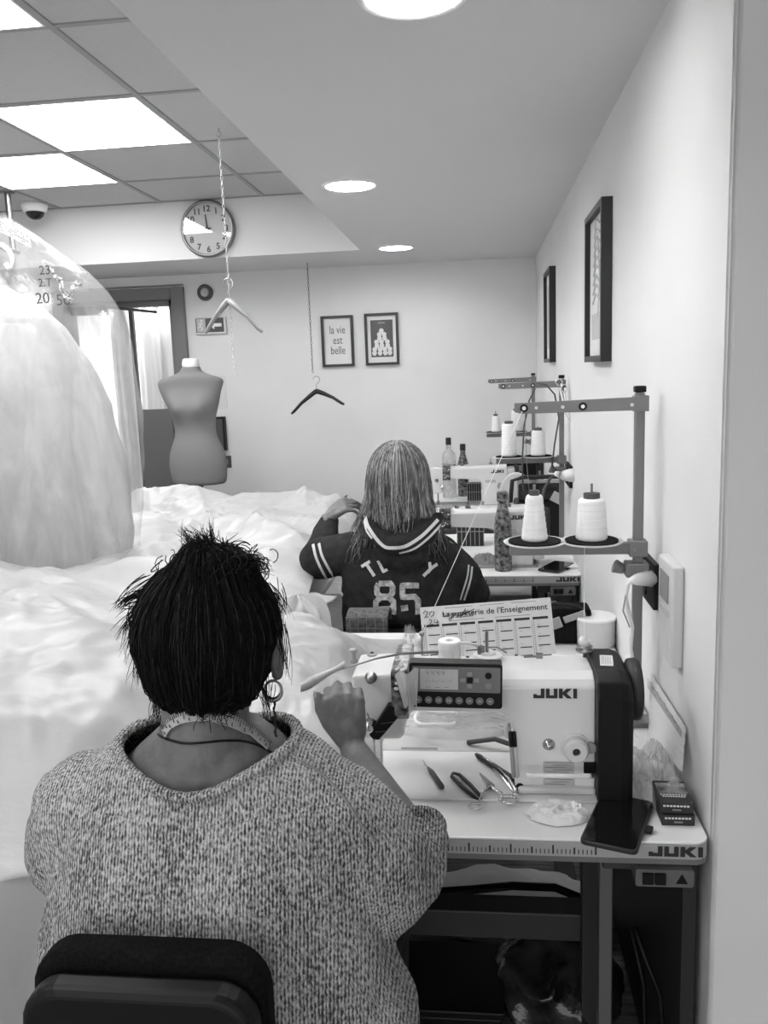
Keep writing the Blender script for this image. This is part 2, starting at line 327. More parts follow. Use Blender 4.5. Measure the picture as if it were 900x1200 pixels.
b.lathe([(0, 0), (.009, 0), (.009, .002), (0, .002)], (-.062, -.0345, .036), MY, 12)
b.tube([(-.065, -.036, .026), (-.072, -.036, .0), (-.09, -.036, -.012)], .006, 6).tube([(-.072, -.036, .0), (-.056, -.036, -.015), (-.068, -.036, -.036)], .006, 6).tube([(-.085, -.036, .012), (-.066, -.036, .02), (-.05, -.036, .008)], .005, 6)
b.build('running_figure', 'white', t)
MB().prism([(-.01, 0), (.03, .03), (.03, .012), (.085, .012), (.085, -.012), (.03, -.012), (.03, -.03)], 0, .002, (0, -.0335, .004)).build('arrow', 'white', t)
c = at(261, 460, YB); tag(MB().bb((c.x - .05, YB - .006, c.z - .12), (c.x + .03, YB, c.z + .12)).build('wall_notice', 'offwhite'), 'pale notice sheet on the back wall half hidden by the dress form', 'notice')
c = at(256, 508, YB); t = empty('wall_box', (c.x, YB, c.z), 'black upright box on the wall behind the dress form hip', 'box')
MB().bb((-.07, -.05, -.125), (.065, 0, .125)).build('case', 'black', t, bevel=.004); MB().bb((-.055, -.053, -.11), (.05, -.05, .11)).build('front', 'darkgrey', t)
c = at(266, 541, YB); t = empty('light_switch', (c.x, YB, c.z), 'small dark wall switch low beside the dress form', 'switch')
MB().bb((-.035, -.012, -.045), (.035, 0, .045)).build('plate', 'darkgrey', t, bevel=.003); MB().bb((-.012, -.018, -.02), (.012, -.012, .02)).build('rocker', 'grey', t)
# framed prints on the back wall
def frame_on_back(x0, x1, z0, z1, lab, dx=.018):
    cx, cz = (x0 + x1) / 2, (z0 + z1) / 2; w, h = (x1 - x0) / 2, (z1 - z0) / 2
    t = empty('framed_print', (cx, YB, cz), lab, 'picture frame')
    b = MB()
    for q in (((-w, -.03, -h), (w, 0, -h + dx)), ((-w, -.03, h - dx), (w, 0, h)), ((-w, -.03, -h + dx), (-w + dx, 0, h - dx)), ((w - dx, -.03, -h + dx), (w, 0, h - dx))): b.bb(*q)
    b.build('frame', 'frame', t); MB().bb((-w + dx, -.012, -h + dx), (w - dx, -.004, h - dx)).build('print', 'paper', t)
    return t, w, h
a, c = at(376, 371, YB), at(416, 429, YB)
t, w, h = frame_on_back(a.x, c.x, c.z, a.z, 'black framed print with the words la vie est belle on the back wall')
for s, zz in (('la vie', .055), ('est', -.018), ('belle', -.09)):
    text(s, .080, (0, -.0128, zz), (1, 0, 0), (0, 0, 1), 'darkgrey', parent=t, name='lettering', align='CENTER', wx=.72)
a, c = at(427, 368, YB), at(468.5, 427, YB)
t, w, h = frame_on_back(a.x, c.x, c.z, a.z, 'black framed dark photo print of pale stacked glasses, right of the lettered print')
ph = MB().bb((-.08, -.0135, -.125), (.08, -.012, .135)).build('photograph', 'darkgrey', t)
rnd = random.Random(3)
for row, n in enumerate((1, 2, 2, 3, 3, 4, 4)):
    for k in range(n):
        x = (k - (n - 1) / 2) * .036 + rnd.uniform(-.004, .004); z = .06 - row * .026
        b = MB(); b.lathe([(.013, 0), (.017, 0), (.017, .001), (.013, .001)], (x, -.0138, z), Matrix.Rotation(pi / 2, 3, 'X'), 10); b.box((x, -.0140, z - .012), (.02, .002, .012)); b.build('pale_glass', 'offwhite', ph)
MB().box((0, -.0142, .115), (.05, .001, .004)).build('top_streak', 'offwhite', ph)
# framed prints on the right wall
for (y0, y1, z0, z1, lab, big) in ((2.72, 3.13, 1.655, 2.145, 'large black framed drawing on the right wall, the nearer one', 1), (4.62, 5.02, 1.665, 2.16, 'black framed print on the right wall nearer the back corner', 0)):
    t = empty('framed_print', (XR, (y0 + y1) / 2, (z0 + z1) / 2), lab, 'picture frame'); w, h = (y1 - y0) / 2, (z1 - z0) / 2; d = .02
    b = MB()
    for q in (((-.034, -w, -h), (0, w, -h + d)), ((-.034, -w, h - d), (0, w, h)), ((-.034, -w, -h + d), (0, -w + d, h - d)), ((-.034, w - d, -h + d), (0, w, h - d))): b.bb(*q)
    b.build('frame', 'frame', t); pr = MB().bb((-.016, -w + d, -h + d), (-.006, w - d, h - d)).build('print', 'paper', t)
    MB().bb((-.0175, -w + .07, -h + .075), (-.016, w - .07, -h + (.16 if big else .42))).build('dark_field', 'lightgrey', pr)
    if big:
        b = MB(); rnd = random.Random(5)
        for k in range(9):
            z = -.05 + k * .03; b.tube([(-.017, .1 - .02 * k * .3, z), (-.0175, .03, z + .03), (-.017, -.07 + .01 * (k % 3), z + .005)], .004, 5)
        b.tube([(-.017, -.02, -.1), (-.017, -.06, .02), (-.017, -.03, .12), (-.017, .0, .17)], .0025, 5); b.build('drawing', 'lightgrey', pr)
# chain hangers
def chain_path(mb, a, z0, step=.021):
    n = int((a.z - z0) / step)
    for k in range(n):
        z = a.z - k * step; ang = (k % 2) * pi / 2 + .5; u = V((cos(ang), sin(ang), 0)); L = []
        for j in range(9):
            q = 2 * pi * j / 8; L.append(V((a.x, a.y, z - .012)) + u * .0052 * cos(q) + V((0, 0, .0145 * sin(q))))
        mb.tube(L, .0017, 4, cap=False)
    return mb
A = onz(256, 150, ZG)
t = empty('ceiling_chain', A, 'long thin metal chain hanging from the tile ceiling in front of the clock', 'chain')
o = chain_path(MB(), V((0, 0, -.03)), at(276, 440, A.y).z - A.z).build('links', 'lightgrey', t, smooth=True)
MB().tube([(0, 0, 0), (0, 0, -.012), (.01, 0, -.02), (.01, 0, -.032), (0, 0, -.04), (-.01, 0, -.032)], .0022, 6).build('ceiling_hook', 'darksteel', t, smooth=True)
def hanger(name, P, tips, lab, m, hookm, r=.011, tw=0.):
    t = empty(name, P, lab, 'clothes hanger')
    l, rr = tips[0] - P, tips[1] - P
    b = MB(); up = V((0, 0, 1))
    for e in (l, rr):
        path = [V((0, 0, 0)), e * .25 + up * .006, e * .6 + up * .01, e * .9, e]
        rs = []
        for k, p in enumerate(path):
            wv = (.016, .015, .011, .010, .007)[k]; th = r * (1.1, 1, .8, .8, .7)[k]; d = e.normalized(); side = d.cross(V((0, 1, 0))).normalized(); dep = side.cross(d)
            rs.append([p + side * wv * cos(2 * pi * j / 10) + dep * th * sin(2 * pi * j / 10) for j in range(10)])
        b.rings(rs)
    b.build('shoulders', m, t, smooth=True)
    MB().tube([(0, 0, .0), (0, 0, .04), (.006, 0, .05), (.022, 0, .062), (.026, 0, .08), (.016, 0, .096), (0, 0, .1), (-.016, 0, .092), (-.022, 0, .08)], .0022, 6).build('hook', hookm, t, smooth=True)
    return t
P = at(268, 352, A.y)
hanger('clothes_hanger', P, (at(241, 390, A.y + .06), at(307, 389, A.y - .04)), 'pale wooden clothes hanger hooked on the long chain near the clock', 'grey', 'steel', .014)
B = at(360, 308, 5.82)
t = empty('ceiling_chain', (B.x, B.y, ZC), 'thin metal chain left of the lettered print, holding the black hanger', 'chain')
chain_path(MB(), V((0, 0, -.04)), at(368, 440, B.y).z - ZC, .024).build('links', 'darkgrey', t, smooth=True)
MB().tube([(0, 0, 0), (0, 0, -.05)], .003, 6).build('ceiling_hook', 'darksteel', t)
P = at(371, 458, 5.8); t = hanger('clothes_hanger', P, (at(341.5, 485, 5.8), at(403.5, 474, 5.8)), 'black clothes hanger hanging in front of the back wall', 'frame', 'darksteel', .013)
MB().prism([(-.045, -.045), (-.03, -.01), (-.012, .012), (.012, .012), (.03, -.01), (.05, -.035), (0, -.02)], -.008, .008).build('centre_block', 'frame', t, bevel=.004)
# wall outlets and wall panel on the right wall
def outlet(y0, y1, z0, z1, lab, m='black'):
    t = empty('wall_outlet', (XR, (y0 + y1) / 2, (z0 + z1) / 2), lab, 'wall outlet'); w, h = (y1 - y0) / 2, (z1 - z0) / 2
    MB().prism(rounded(-w, w, -h, h, .008), 0, .012, (0, 0, 0), (0, -1, 0), (0, 0, 1)).build('plate', m, t)
    b = MB(); 
    for z in (-h * .45, h * .45): b.lathe([(0, 0), (.02, 0), (.021, .004), (0, .004)], (-.012, 0, z), Matrix.Rotation(-pi / 2, 3, 'Y'), 16)
    b.build('socket', 'dark', t, smooth=True); return t
outlet(1.975, 2.195, 1.07, 1.18, 'black double wall outlet beside the nearest thread stand pole')
outlet(3.82, 4.04, 1.1, 1.2, 'small black wall outlet behind the second thread stand')
a = onx(785, 648, XR); t = empty('wall_control_box', (XR, 1.80, 1.125), 'tall narrow white wall control box with small display right of the near outlet', 'control box')
MB().bb((-.024, -.065, -.11), (0, .072, .108)).build('case', 'enamel_dim', t, bevel=.005)
MB().bb((-.0262, -.03, .02), (-.024, .05, .08)).build('display', 'grey', t); MB().bb((-.0258, -.03, -.01), (-.024, .05, .004)).build('button_row', 'lightgrey', t)
# plug and flex at the near outlet
t = empty('power_plug', (XR - .02, 2.07, 1.07), 'white plug and cable in the near black wall outlet', 'plug')
o = V(t.location)
rel(MB().tube([onx(764, 678, XR - .012), at(748, 679, 1.9), at(741, 680, 1.85)], [.02, .014, .008], 12).build('plug_body', 'white', None, smooth=True), t)
rel(MB().tube([at(742, 680, 1.86), at(736, 684, 1.86), at(733, 700, 1.88), at(737, 718, 1.9), at(741, 735, 1.92), at(739, 760, 1.92), at(742, 780, 1.88)], .0045, 8).build('cable', 'white', None, smooth=True), t)
rel(MB().tube([at(736, 684, 1.86), at(732, 705, 1.88), at(730, 716, 1.88), at(738, 735, 1.9)], .0016, 6).build('thin_cable', 'midgrey', None, smooth=True), t)
t = empty('power_plug', (XR - .02, 3.95, 1.15), 'white plug with a dark cable in the outlet behind the second thread stand', 'plug')
rel(MB().tube([onx(670, 557, XR - .012), at(660, 557, 3.9), at(652, 555, 3.85)], [.03, .022, .012], 12).build('plug_body', 'white', None, smooth=True), t)
rel(MB().tube([at(653, 556, 3.86), at(645, 560, 3.86), at(638, 572, 3.8), at(634, 590, 3.75)], .006, 8).build('cable', 'darkgrey', None, smooth=True), t)
# ================================================================ SEWING TABLES
ZT = .78
def sewing_table(X, Y, depth, width, lab):
    t = empty('sewing_table', (X, Y, 0), lab, 'table', 'long white sewing tables against the right wall')
    b = MB(); r = .028
    pts = [(-width, 0)] + [(-r + r * sin(a), r - r * cos(a)) for a in [pi / 2 * k / 6 for k in range(7)]] + [(0, depth), (-width, depth)]
    b.prism(pts, -(ZT), -(ZT - .008), (0, 0, 0), (1, 0, 0), (0, -1, 0)) if False else None
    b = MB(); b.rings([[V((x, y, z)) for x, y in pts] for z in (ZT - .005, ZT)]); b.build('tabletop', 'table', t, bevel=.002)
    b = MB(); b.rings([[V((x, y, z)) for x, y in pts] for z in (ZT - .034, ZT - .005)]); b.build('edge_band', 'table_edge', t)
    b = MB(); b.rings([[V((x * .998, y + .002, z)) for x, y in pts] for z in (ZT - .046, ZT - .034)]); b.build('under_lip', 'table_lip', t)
    k = MB()
    for i in range(0, 100):
        x = -.205 - i * .0078
        if x < -width + .02: break
        L = .017 if i % 10 == 0 else (.013 if i % 5 == 0 else .009)
        k.bb((x - (.0016 if i % 5 == 0 else .0008), -.0012, ZT - .029), (x + (.0016 if i % 5 == 0 else .0008), .0004, ZT - .029 + L))
    k.build('ruler_marks', 'ink', t)
    juki(MB(), (-.11, -.0015, ZT - .0275), (1, 0, 0), (0, 0, 1), .0195, .0012, 1.17).build('lettering', 'ink', t)
    for x in (-.155, -width + .1):
        b = MB().bb((x - .035, .33, .05), (x + .035, .37, ZT - .046)); b.bb((x - .03, .02, .0), (x + .03, depth - .1, .05)); b.bb((x - .03, .05, ZT - .09), (x + .03, depth - .1, ZT - .046))
        b.build('leg', 'leg_steel', t, bevel=.004)
    MB().bb((-.17, .2, .05), (-.142, .24, ZT - .1)).build('leg_post', 'leg_light', t, bevel=.003)
    MB().bb((-width + .1, .36, .305), (-.155, .43, .375)).build('crossbar', 'leg_steel', t, bevel=.004)
    MB().bb((-.035, .05, .02), (-.01, depth - .1, ZT - .046)).build('side_panel', 'dark', t)
    s = MB().prism(rounded(-.134, -.03, ZT - .084, ZT - .05, .005), 0, .045, (0, .035 + .0, 0), (1, 0, 0), (0, 0, 1)).build('power_switch_box', 'leg_light', t)
    s.location = (0, .0, 0)
    q = MB().bb((-.122, -.016, ZT - .077), (-.103, -.009, ZT - .056)).bb((-.100, -.016, ZT - .077), (-.081, -.009, ZT - .056)); q.build('switch_button', 'black', s)
    for p in q.v: pass
    MB().prism([(-.062, ZT - .076), (-.041, ZT - .076), (-.0515, ZT - .057)], 0, .002, (0, -.0095, 0), (1, 0, 0), (0, 0, 1)).build('warning_mark', 'black', s)
    return t
sewing_table(.406, 1.47, 1.25, 1.0, 'nearest white sewing table with ruler edge, with phone and scissors on it')
sewing_table(.42, 3.50, .93, .99, 'second white sewing table, behind the calendar, with patterned bottle on it')
sewing_table(.41, 5.05, 1.06, 1.1, 'farthest white sewing table against the back wall')
# ================================================================ NEAR SEWING MACHINE
m1 = empty('sewing_machine', (.1, 1.71, ZT), 'large white and black sewing machine with digital control panel on the nearest table', 'sewing machine')
def P1(mb, name, m, **k):
    o = mb.build(name, m, None, **k); return rel(o, m1)
y0, y1 = 1.64, 1.79
P1(MB().bb((-.42, 1.602, ZT), (.226, 1.82, ZT + .006)), 'bed_plate', 'enamel', bevel=.003)
# arm and column profile, extruded front to back, with rounded inner corner
prof = [(-.165, 1.028), (-.165, .957), (.02, .957)] + [(.02 + .035 * sin(a), .922 + .035 * cos(a)) for a in [pi / 2 * k / 6 for k in range(1, 7)]] + [(.060, .80), (.064, .786), (.222, .786), (.222, 1.03)]
b = MB()
rs = []
for (yy, dz, s) in ((y1, -.012, 0), (y1 - .012, 0, 0), (y0 + .035, .004, 0), (y0 + .01, -.006, 0), (y0, -.02, 0)):
    rs.append([V((x, yy, z + (dz if z > 1.0 else 0))) for x, z in prof])
b.rings(rs); body = P1(b, 'arm_body', 'enamel', bevel=.003)
P1(MB().bb((-.40, 1.825, ZT), (.2, 2.06, ZT + .004)), 'rear_plate', 'lightgrey', bevel=.002)
P1(MB().bb((.066, 1.625, .786), (.222, 1.80, .80)), 'column_foot', 'enamel', bevel=.004)
b = MB().prism([(-.272, 1.03), (-.272, .915), (-.255, .892), (-.175, .892), (-.165, .905), (-.165, 1.035)], 0, y1 - y0 - .01, (0, y1 - .005, 0), (1, 0, 0), (0, 0, 1)); b.f = b.f
hd = P1(b, 'head', 'enamel', bevel=.006)
for (px, py, r, m) in ((435, 793, .0085, 'darksteel'), (434, 849, .0105, 'steel')):
    p = at(px, py, 1.645); hdp = MB().lathe([(0, 0), (r * 1.4, 0), (r * 1.5, .004), (r, .006), (r, .02), (r * .7, .026), (0, .026)], p, MY)
    P1(hdp, 'tension_knob', m, smooth=True)
P1(MB().tube([(-.235, 1.70, .895), (-.235, 1.70, .815)], .0045).bb((-.245, 1.69, .79), (-.225, 1.712, .82)), 'presser_foot', 'chrome')
P1(MB().tube([(-.222, 1.70, .895), (-.222, 1.70, .79)], .0025), 'needle_bar', 'steel')
P1(MB().bb((-.262, 1.634, .925), (-.235, 1.642, .931)).tube([(-.24, 1.634, .955), (-.236, 1.63, .945), (-.24, 1.634, .94)], .0016, 6), 'thread_guide', 'darksteel')
q = [at(px, py, 1.625) for px, py in ((454, 827), (469, 827), (472, 835), (444, 868), (437, 867), (432, 862))]
b = MB(); b.rings([[p for p in q], [p + V((0, .05, 0)) for p in q]]); lamp = P1(b, 'needle_lamp', 'black', bevel=.003)
P1(MB().tube([at(447, 848, 1.623), at(462, 846, 1.623)], .0012, 4).tube([at(440, 858, 1.623), at(452, 857, 1.623)], .0012, 4), 'lamp_seam', 'darkgrey')
# black belt cover and handwheel
pf = [(1.598, .775), (1.598, 1.0), (1.615, 1.03), (1.65, 1.045), (1.78, 1.045), (1.81, 1.02), (1.81, .775)]
b = MB(); b.rings([[V((x, 1.70 + (y - 1.70) * s, .91 + (z - .91) * (1 if z < .8 else s))) for y, z in pf] for x, s in ((.222, 1), (.268, 1), (.282, .97), (.292, .9))]); P1(b, 'belt_cover', 'black', bevel=.004)
MX = Matrix.Rotation(pi / 2, 3, 'Y')
P1(MB().lathe([(0, 0), (.05, 0), (.062, .006), (.064, .02), (.060, .028), (.03, .032), (.02, .026), (0, .026)], (.290, 1.70, .985), MX, 40), 'handwheel', 'dark', smooth=True)
s = P1(MB().box((.252, 1.70, 1.0462), (.026, .062, .001), Matrix.Rotation(-.12, 3, 'Z')), 'sticker', 'paper')
b = MB()
for k in range(6): b.box((.243 + k * .0035, 1.70, 1.047), (.0012, .046, .0006), Matrix.Rotation(-.12, 3, 'Z'))
P1(b, 'sticker_print', 'inkgrey')
P1(juki(MB(), at(625, 818, 1.6395), (1, 0, 0), (0, -.02, 1), .0205), 'lettering', 'ink')
# control panel
cp = [at(480, 776.5, 1.612), at(588.5, 778, 1.612), at(588.5, 831, 1.612), at(480, 828, 1.612)]
O = cp[3]; U = (cp[2] - cp[3]); wd = U.length; U.normalize(); W_ = (cp[0] - cp[3]); W_ = (W_ - W_.dot(U) * U); hh = W_.length; W_.normalize()
Nn = U.cross(W_)
def pan(mb, poly, d0, d1): return mb.prism(poly, d0, d1, O, U, W_)
panel = P1(pan(MB(), rounded(0, wd, 0, hh, .006), 0, -.03), 'control_panel', 'black')
def PP(mb, name, m, **k): o = mb.build(name, m, None, **k); o.data.transform(m1.matrix_basis.inverted()); o.parent = panel; return o
PP(pan(MB(), rounded(.006, wd - .004, hh * .36, hh - .007, .003), 0, .0012), 'faceplate', 'panel_grey')
PP(pan(MB(), [(.022, hh * .42), (.098, hh * .42), (.098, hh - .012), (.022, hh - .012)], .001, .0024), 'screen', 'lcd')
b = MB(); L4 = lambda x, y, s: [[(x, y + s), (x, y + s * .45), (x + s * .5, y + s * .45)], [(x + s * .42, y + s), (x + s * .42, y)]]
for k in range(4):
    for st in L4(.034 + k * .0105, hh * .74, .0105): b.tube([O + U * u + W_ * w + Nn * .0028 for u, w in st], .0008, 4)
for k in range(9): b.tube([O + U * (.034 + k * .006) + W_ * (hh * .58) + Nn * .0027, O + U * (.037 + k * .006) + W_ * (hh * .58 + (.004 if k % 2 else .007)) + Nn * .0027], .0006, 4)
for k in range(3): b.tube([O + U * (.034 + k * .018) + W_ * (hh * .47) + Nn * .0027, O + U * (.043 + k * .018) + W_ * (hh * .47) + Nn * .0027], .0006, 4)
PP(b, 'screen_digits', 'inkgrey')
for (u, w, r, m, nm) in ((.158, .75, .0068, 'black', 'mode_button'), (.158, .52, .0062, 'inkgrey', 'info_button')):
    PP(MB().lathe([(0, 0), (r, 0), (r, .002), (0, .002)], O + U * u + W_ * (hh * w) + Nn * .001, Matrix((U, W_, Nn)).transposed(), 16), nm, m)
b = pan(MB(), rounded(.121 - .006, .121 + .006, hh * .64 - .006, hh * .64 + .006, .001), .001, .003); PP(b, 'enter_button', 'black')
for du, dw in ((-.0135, 0), (.0135, 0), (0, .0125), (0, -.0125)):
    PP(pan(MB(), rounded(.121 + du - .005, .121 + du + .005, hh * .64 + dw - .004, hh * .64 + dw + .004, .001), .001, .0028), 'arrow_button', 'midgrey')
b = MB()
for k in range(8):
    c0 = O + U * (.012 + k * .0205 + .006) + W_ * (hh * .17) + Nn * .0006
    b2 = MB(); b2.lathe([(.0066, 0), (.0076, 0), (.0076, .0012), (.0066, .0012)], c0, Matrix((U, W_, Nn)).transposed(), 16); kn = PP(b2, 'stitch_button', 'panel_grey')
    sg = MB(); z_ = Nn * .0012
    if k in (1, 2, 3): sg.tube([c0 + z_ + U * -.003 - W_ * .003, c0 + z_ - U * .003 + W_ * .003, c0 + z_ + U * .003 - W_ * .003, c0 + z_ + U * .003 + W_ * .003], .0007, 4)
    else: sg.tube([c0 + z_ - U * .003, c0 + z_ + U * .003], .0007, 4)
    PP(sg, 'stitch_symbol', 'offwhite')
# dial, screw, labels, lever
p = at(674, 875, 1.64)
P1(MB().lathe([(0, 0), (.03, 0), (.03, .004), (.026, .006), (.025, .022), (.021, .027), (.008, .027), (.008, .022), (0, .022)], p, MY, 40), 'stitch_dial', 'offwhite', smooth=False)
P1(MB().lathe([(0, .0), (.0075, 0), (.0075, .0235), (0, .0235)], p, MY, 20), 'dial_centre', 'ink')
p = at(643, 872, 1.64); P1(MB().lathe([(0, 0), (.012, 0), (.0125, .002), (.009, .004), (.007, .008), (0, .008)], p, MY), 'oil_window', 'steel', smooth=True)
p = at(692, 875, 1.638); P1(MB().cyl(p, p - V((0, .01, 0)), .011), 'dial_lock', 'midgrey')
def plate(px0, py0, px1, py1, Y, m, nm, rows, hdr=True):
    a, c = at(px0, py0, Y), at(px1, py1, Y); o = P1(MB().bb((a.x, Y, c.z), (c.x, Y + .003, a.z)), nm, m)
    b = MB(); n = rows
    for k in range(n):
        z = a.z - (k + .7) * (a.z - c.z) / (n + .4); b.bb((a.x + (c.x - a.x) * (.3 if k % 2 else .06), Y - .0004, z), (c.x - (c.x - a.x) * (.08 + .1 * (k % 3)), Y, z + .0016))
    k = P1(b, nm + '_print', 'inkgrey'); k.parent = o
plate(636.5, 892, 673, 907.5, 1.6392, 'lightgrey', 'rating_plate', 5); plate(636.5, 911, 673.5, 931, 1.6392, 'lightgrey', 'serial_plate', 6)
P1(MB().tube([at(617, 909, 1.60), at(690, 910, 1.60), at(694, 909, 1.63)], .0048, 10), 'feed_lever', 'white', smooth=True)
a, c = at(684, 893, 1.639), at(699, 906, 1.639); P1(MB().bb((a.x, 1.6375, c.z), (.2215, 1.642, a.z)), 'lever_slot', 'black')
p = at(640, 922, 1.6385)
# fittings on top of the arm
def top(px, py, z=1.036): return onz(px, py, z)
bp = top(527, 771); bob = P1(MB().lathe([(0, 0), (.0235, 0), (.0245, .003), (.0245, .036), (.023, .04), (.009, .04), (.009, .03), (0, .03)], bp, None, 28), 'bobbin_of_thread', 'thread', smooth=False)
p = top(572, 769); P1(MB().lathe([(0, 0), (.03, 0), (.03, .004), (.018, .006), (.016, .01), (0, .01)], p, None, 28), 'winder_base', 'offwhite', smooth=False)
P1(MB().cyl(p + V((-.015, .0, .006)), p + V((-.015, 0, .022)), .008), 'winder_knob', 'darksteel')
P1(MB().tube([p + V((-.002, 0, .01)), p + V((-.002, 0, .055))], .0035).tube([p + V((-.002, 0, .02)), p + V((.02, -.005, .022)), p + V((.04, -.008, .01))], .002, 6), 'winder_pin', 'darksteel')
P1(MB().tube([bp + V((.022, 0, .033)), bp + V((.04, 0, .034)), p + V((-.02, 0, .022))], .0035, 8), 'winder_wire', 'offwhite', smooth=True)
p = top(685, 770); P1(MB().lathe([(0, 0), (.004, 0), (.004, .012), (.017, .013), (.019, .017), (.012, .02), (.017, .024), (.015, .026), (0, .027)], p), 'tension_disc', 'darksteel', smooth=True)
P1(MB().lathe([(0, .026), (.0115, .026), (.012, .038), (.009, .044), (0, .045)], p), 'tension_cap', 'offwhite', smooth=True)
p = top(495, 768); P1(MB().tube([p, p + V((0, 0, .048))], .0022, 8).lathe([(0, .046), (.005, .046), (.006, .05), (.004, .054), (0, .054)], p), 'thread_post', 'darksteel', smooth=True)
p = top(415, 776, 1.03); P1(MB().lathe([(0, 0), (.009, 0), (.008, .004), (.005, .008), (.0045, .02), (.0085, .024), (.009, .03), (.004, .031), (0, .031)], p), 'spool_pin', 'midgrey', smooth=True)
p = top(622, 771); P1(MB().box(p + V((0, 0, .003)), (.03, .006, .003), Matrix.Rotation(.1, 3, 'Z')).box(p + V((.018, 0, .005)), (.014, .01, .01)), 'top_clip', 'darksteel')
for px, py in ((500, 773), (548, 770), (605, 768), (436, 765), (556, 778)):
    p = top(px, py, 1.0345); P1(MB().lathe([(0, 0), (.004, 0), (.004, .0015), (0, .0015)], p), 'oil_hole', 'ink')
p = top(436, 768, 1.031); P1(MB().lathe([(0, 0), (.011, 0), (.011, .003), (0, .003)], p), 'oil_cap', 'inkgrey')
# ================================================================ OLDER MACHINES BEHIND
def old_machine(loc, lab):
    t = empty('sewing_machine', loc, lab, 'sewing machine', 'plain white sewing machines on the far tables')
    MB().bb((-.50, -.02, 0), (.02, .16, .008)).build('bed_plate', 'midgrey', t, bevel=.002)
    prof = [(-.40, .255), (-.40, .185), (-.20, .175)] + [(-.20 + .045 * sin(a), .13 + .045 * cos(a)) for a in [pi / 2 * k / 5 for k in range(1, 6)]] + [(-.145, .02), (-.15, .008), (0, .008), (0, .262)]
    b = MB(); b.rings([[V((x, y, z - (dz if z > .2 else 0))) for x, z in prof] for y, dz in ((.0, .015), (.012, .003), (.03, 0), (.11, 0), (.125, .01))]); b.build('arm_body', 'enamel', t, bevel=.003)
    MB().prism([(-.48, .25), (-.485, .1), (-.46, .085), (-.41, .09), (-.4, .25)], 0, .1, (0, .11, 0), (1, 0, 0), (0, 0, 1)).build('head', 'enamel', t, bevel=.005)
    MB().tube([(-.44, .06, .09), (-.44, .06, .01)], .004).bb((-.45, .05, .009), (-.43, .075, .03)).build('presser_foot', 'darksteel', t)
    MB().lathe([(0, 0), (.013, 0), (.011, .014), (0, .016)], (-.445, .01, .17), MY).build('tension_knob', 'darksteel', t, smooth=True)
    MB().lathe([(0, 0), (.013, 0), (.014, .012), (0, .016)], (-.41 + .0, .01, .13), MY).build('tension_knob', 'chrome', t, smooth=True)
    juki(MB(), (-.1, -.0015, .212), (1, 0, 0), (0, 0, 1), .019).build('lettering', 'ink', t)
    MB().lathe([(0, 0), (.022, 0), (.02, .018), (0, .02)], (-.04, 0, .13), MY).build('stitch_dial', 'midgrey', t, smooth=True)
    MB().bb((-.135, -.0015, .15), (-.07, 0, .17)).build('rating_plate', 'lightgrey', t)
    MB().bb((0, .0, .03), (.05, .12, .24)).build('belt_cover', 'enamel_dim', t, bevel=.01)
    MB().lathe([(0, 0), (.06, 0), (.066, .01), (.06, .026), (0, .026)], (.05, .06, .19), MX).build('handwheel', 'dark', t, smooth=True)
    b = MB().lathe([(0, 0), (.013, 0), (.013, .012), (.004, .014), (.004, .03), (0, .03)], (-.28, .05, .258)).lathe([(0, 0), (.01, 0), (.01, .01), (0, .012)], (-.33, .06, .258)); b.build('winder', 'darksteel', t)
    MB().lathe([(0, 0), (.012, 0), (.009, .015), (.003, .02), (.003, .04), (0, .04)], (-.1, .06, .258)).build('thread_guide', 'darksteel', t)
    return t
old_machine((.225, 3.66, ZT), 'white sewing machine on the second table, partly behind the patterned bottle')
old_machine((.17, 5.33, ZT), 'white sewing machine on the farthest table, small in the distance')
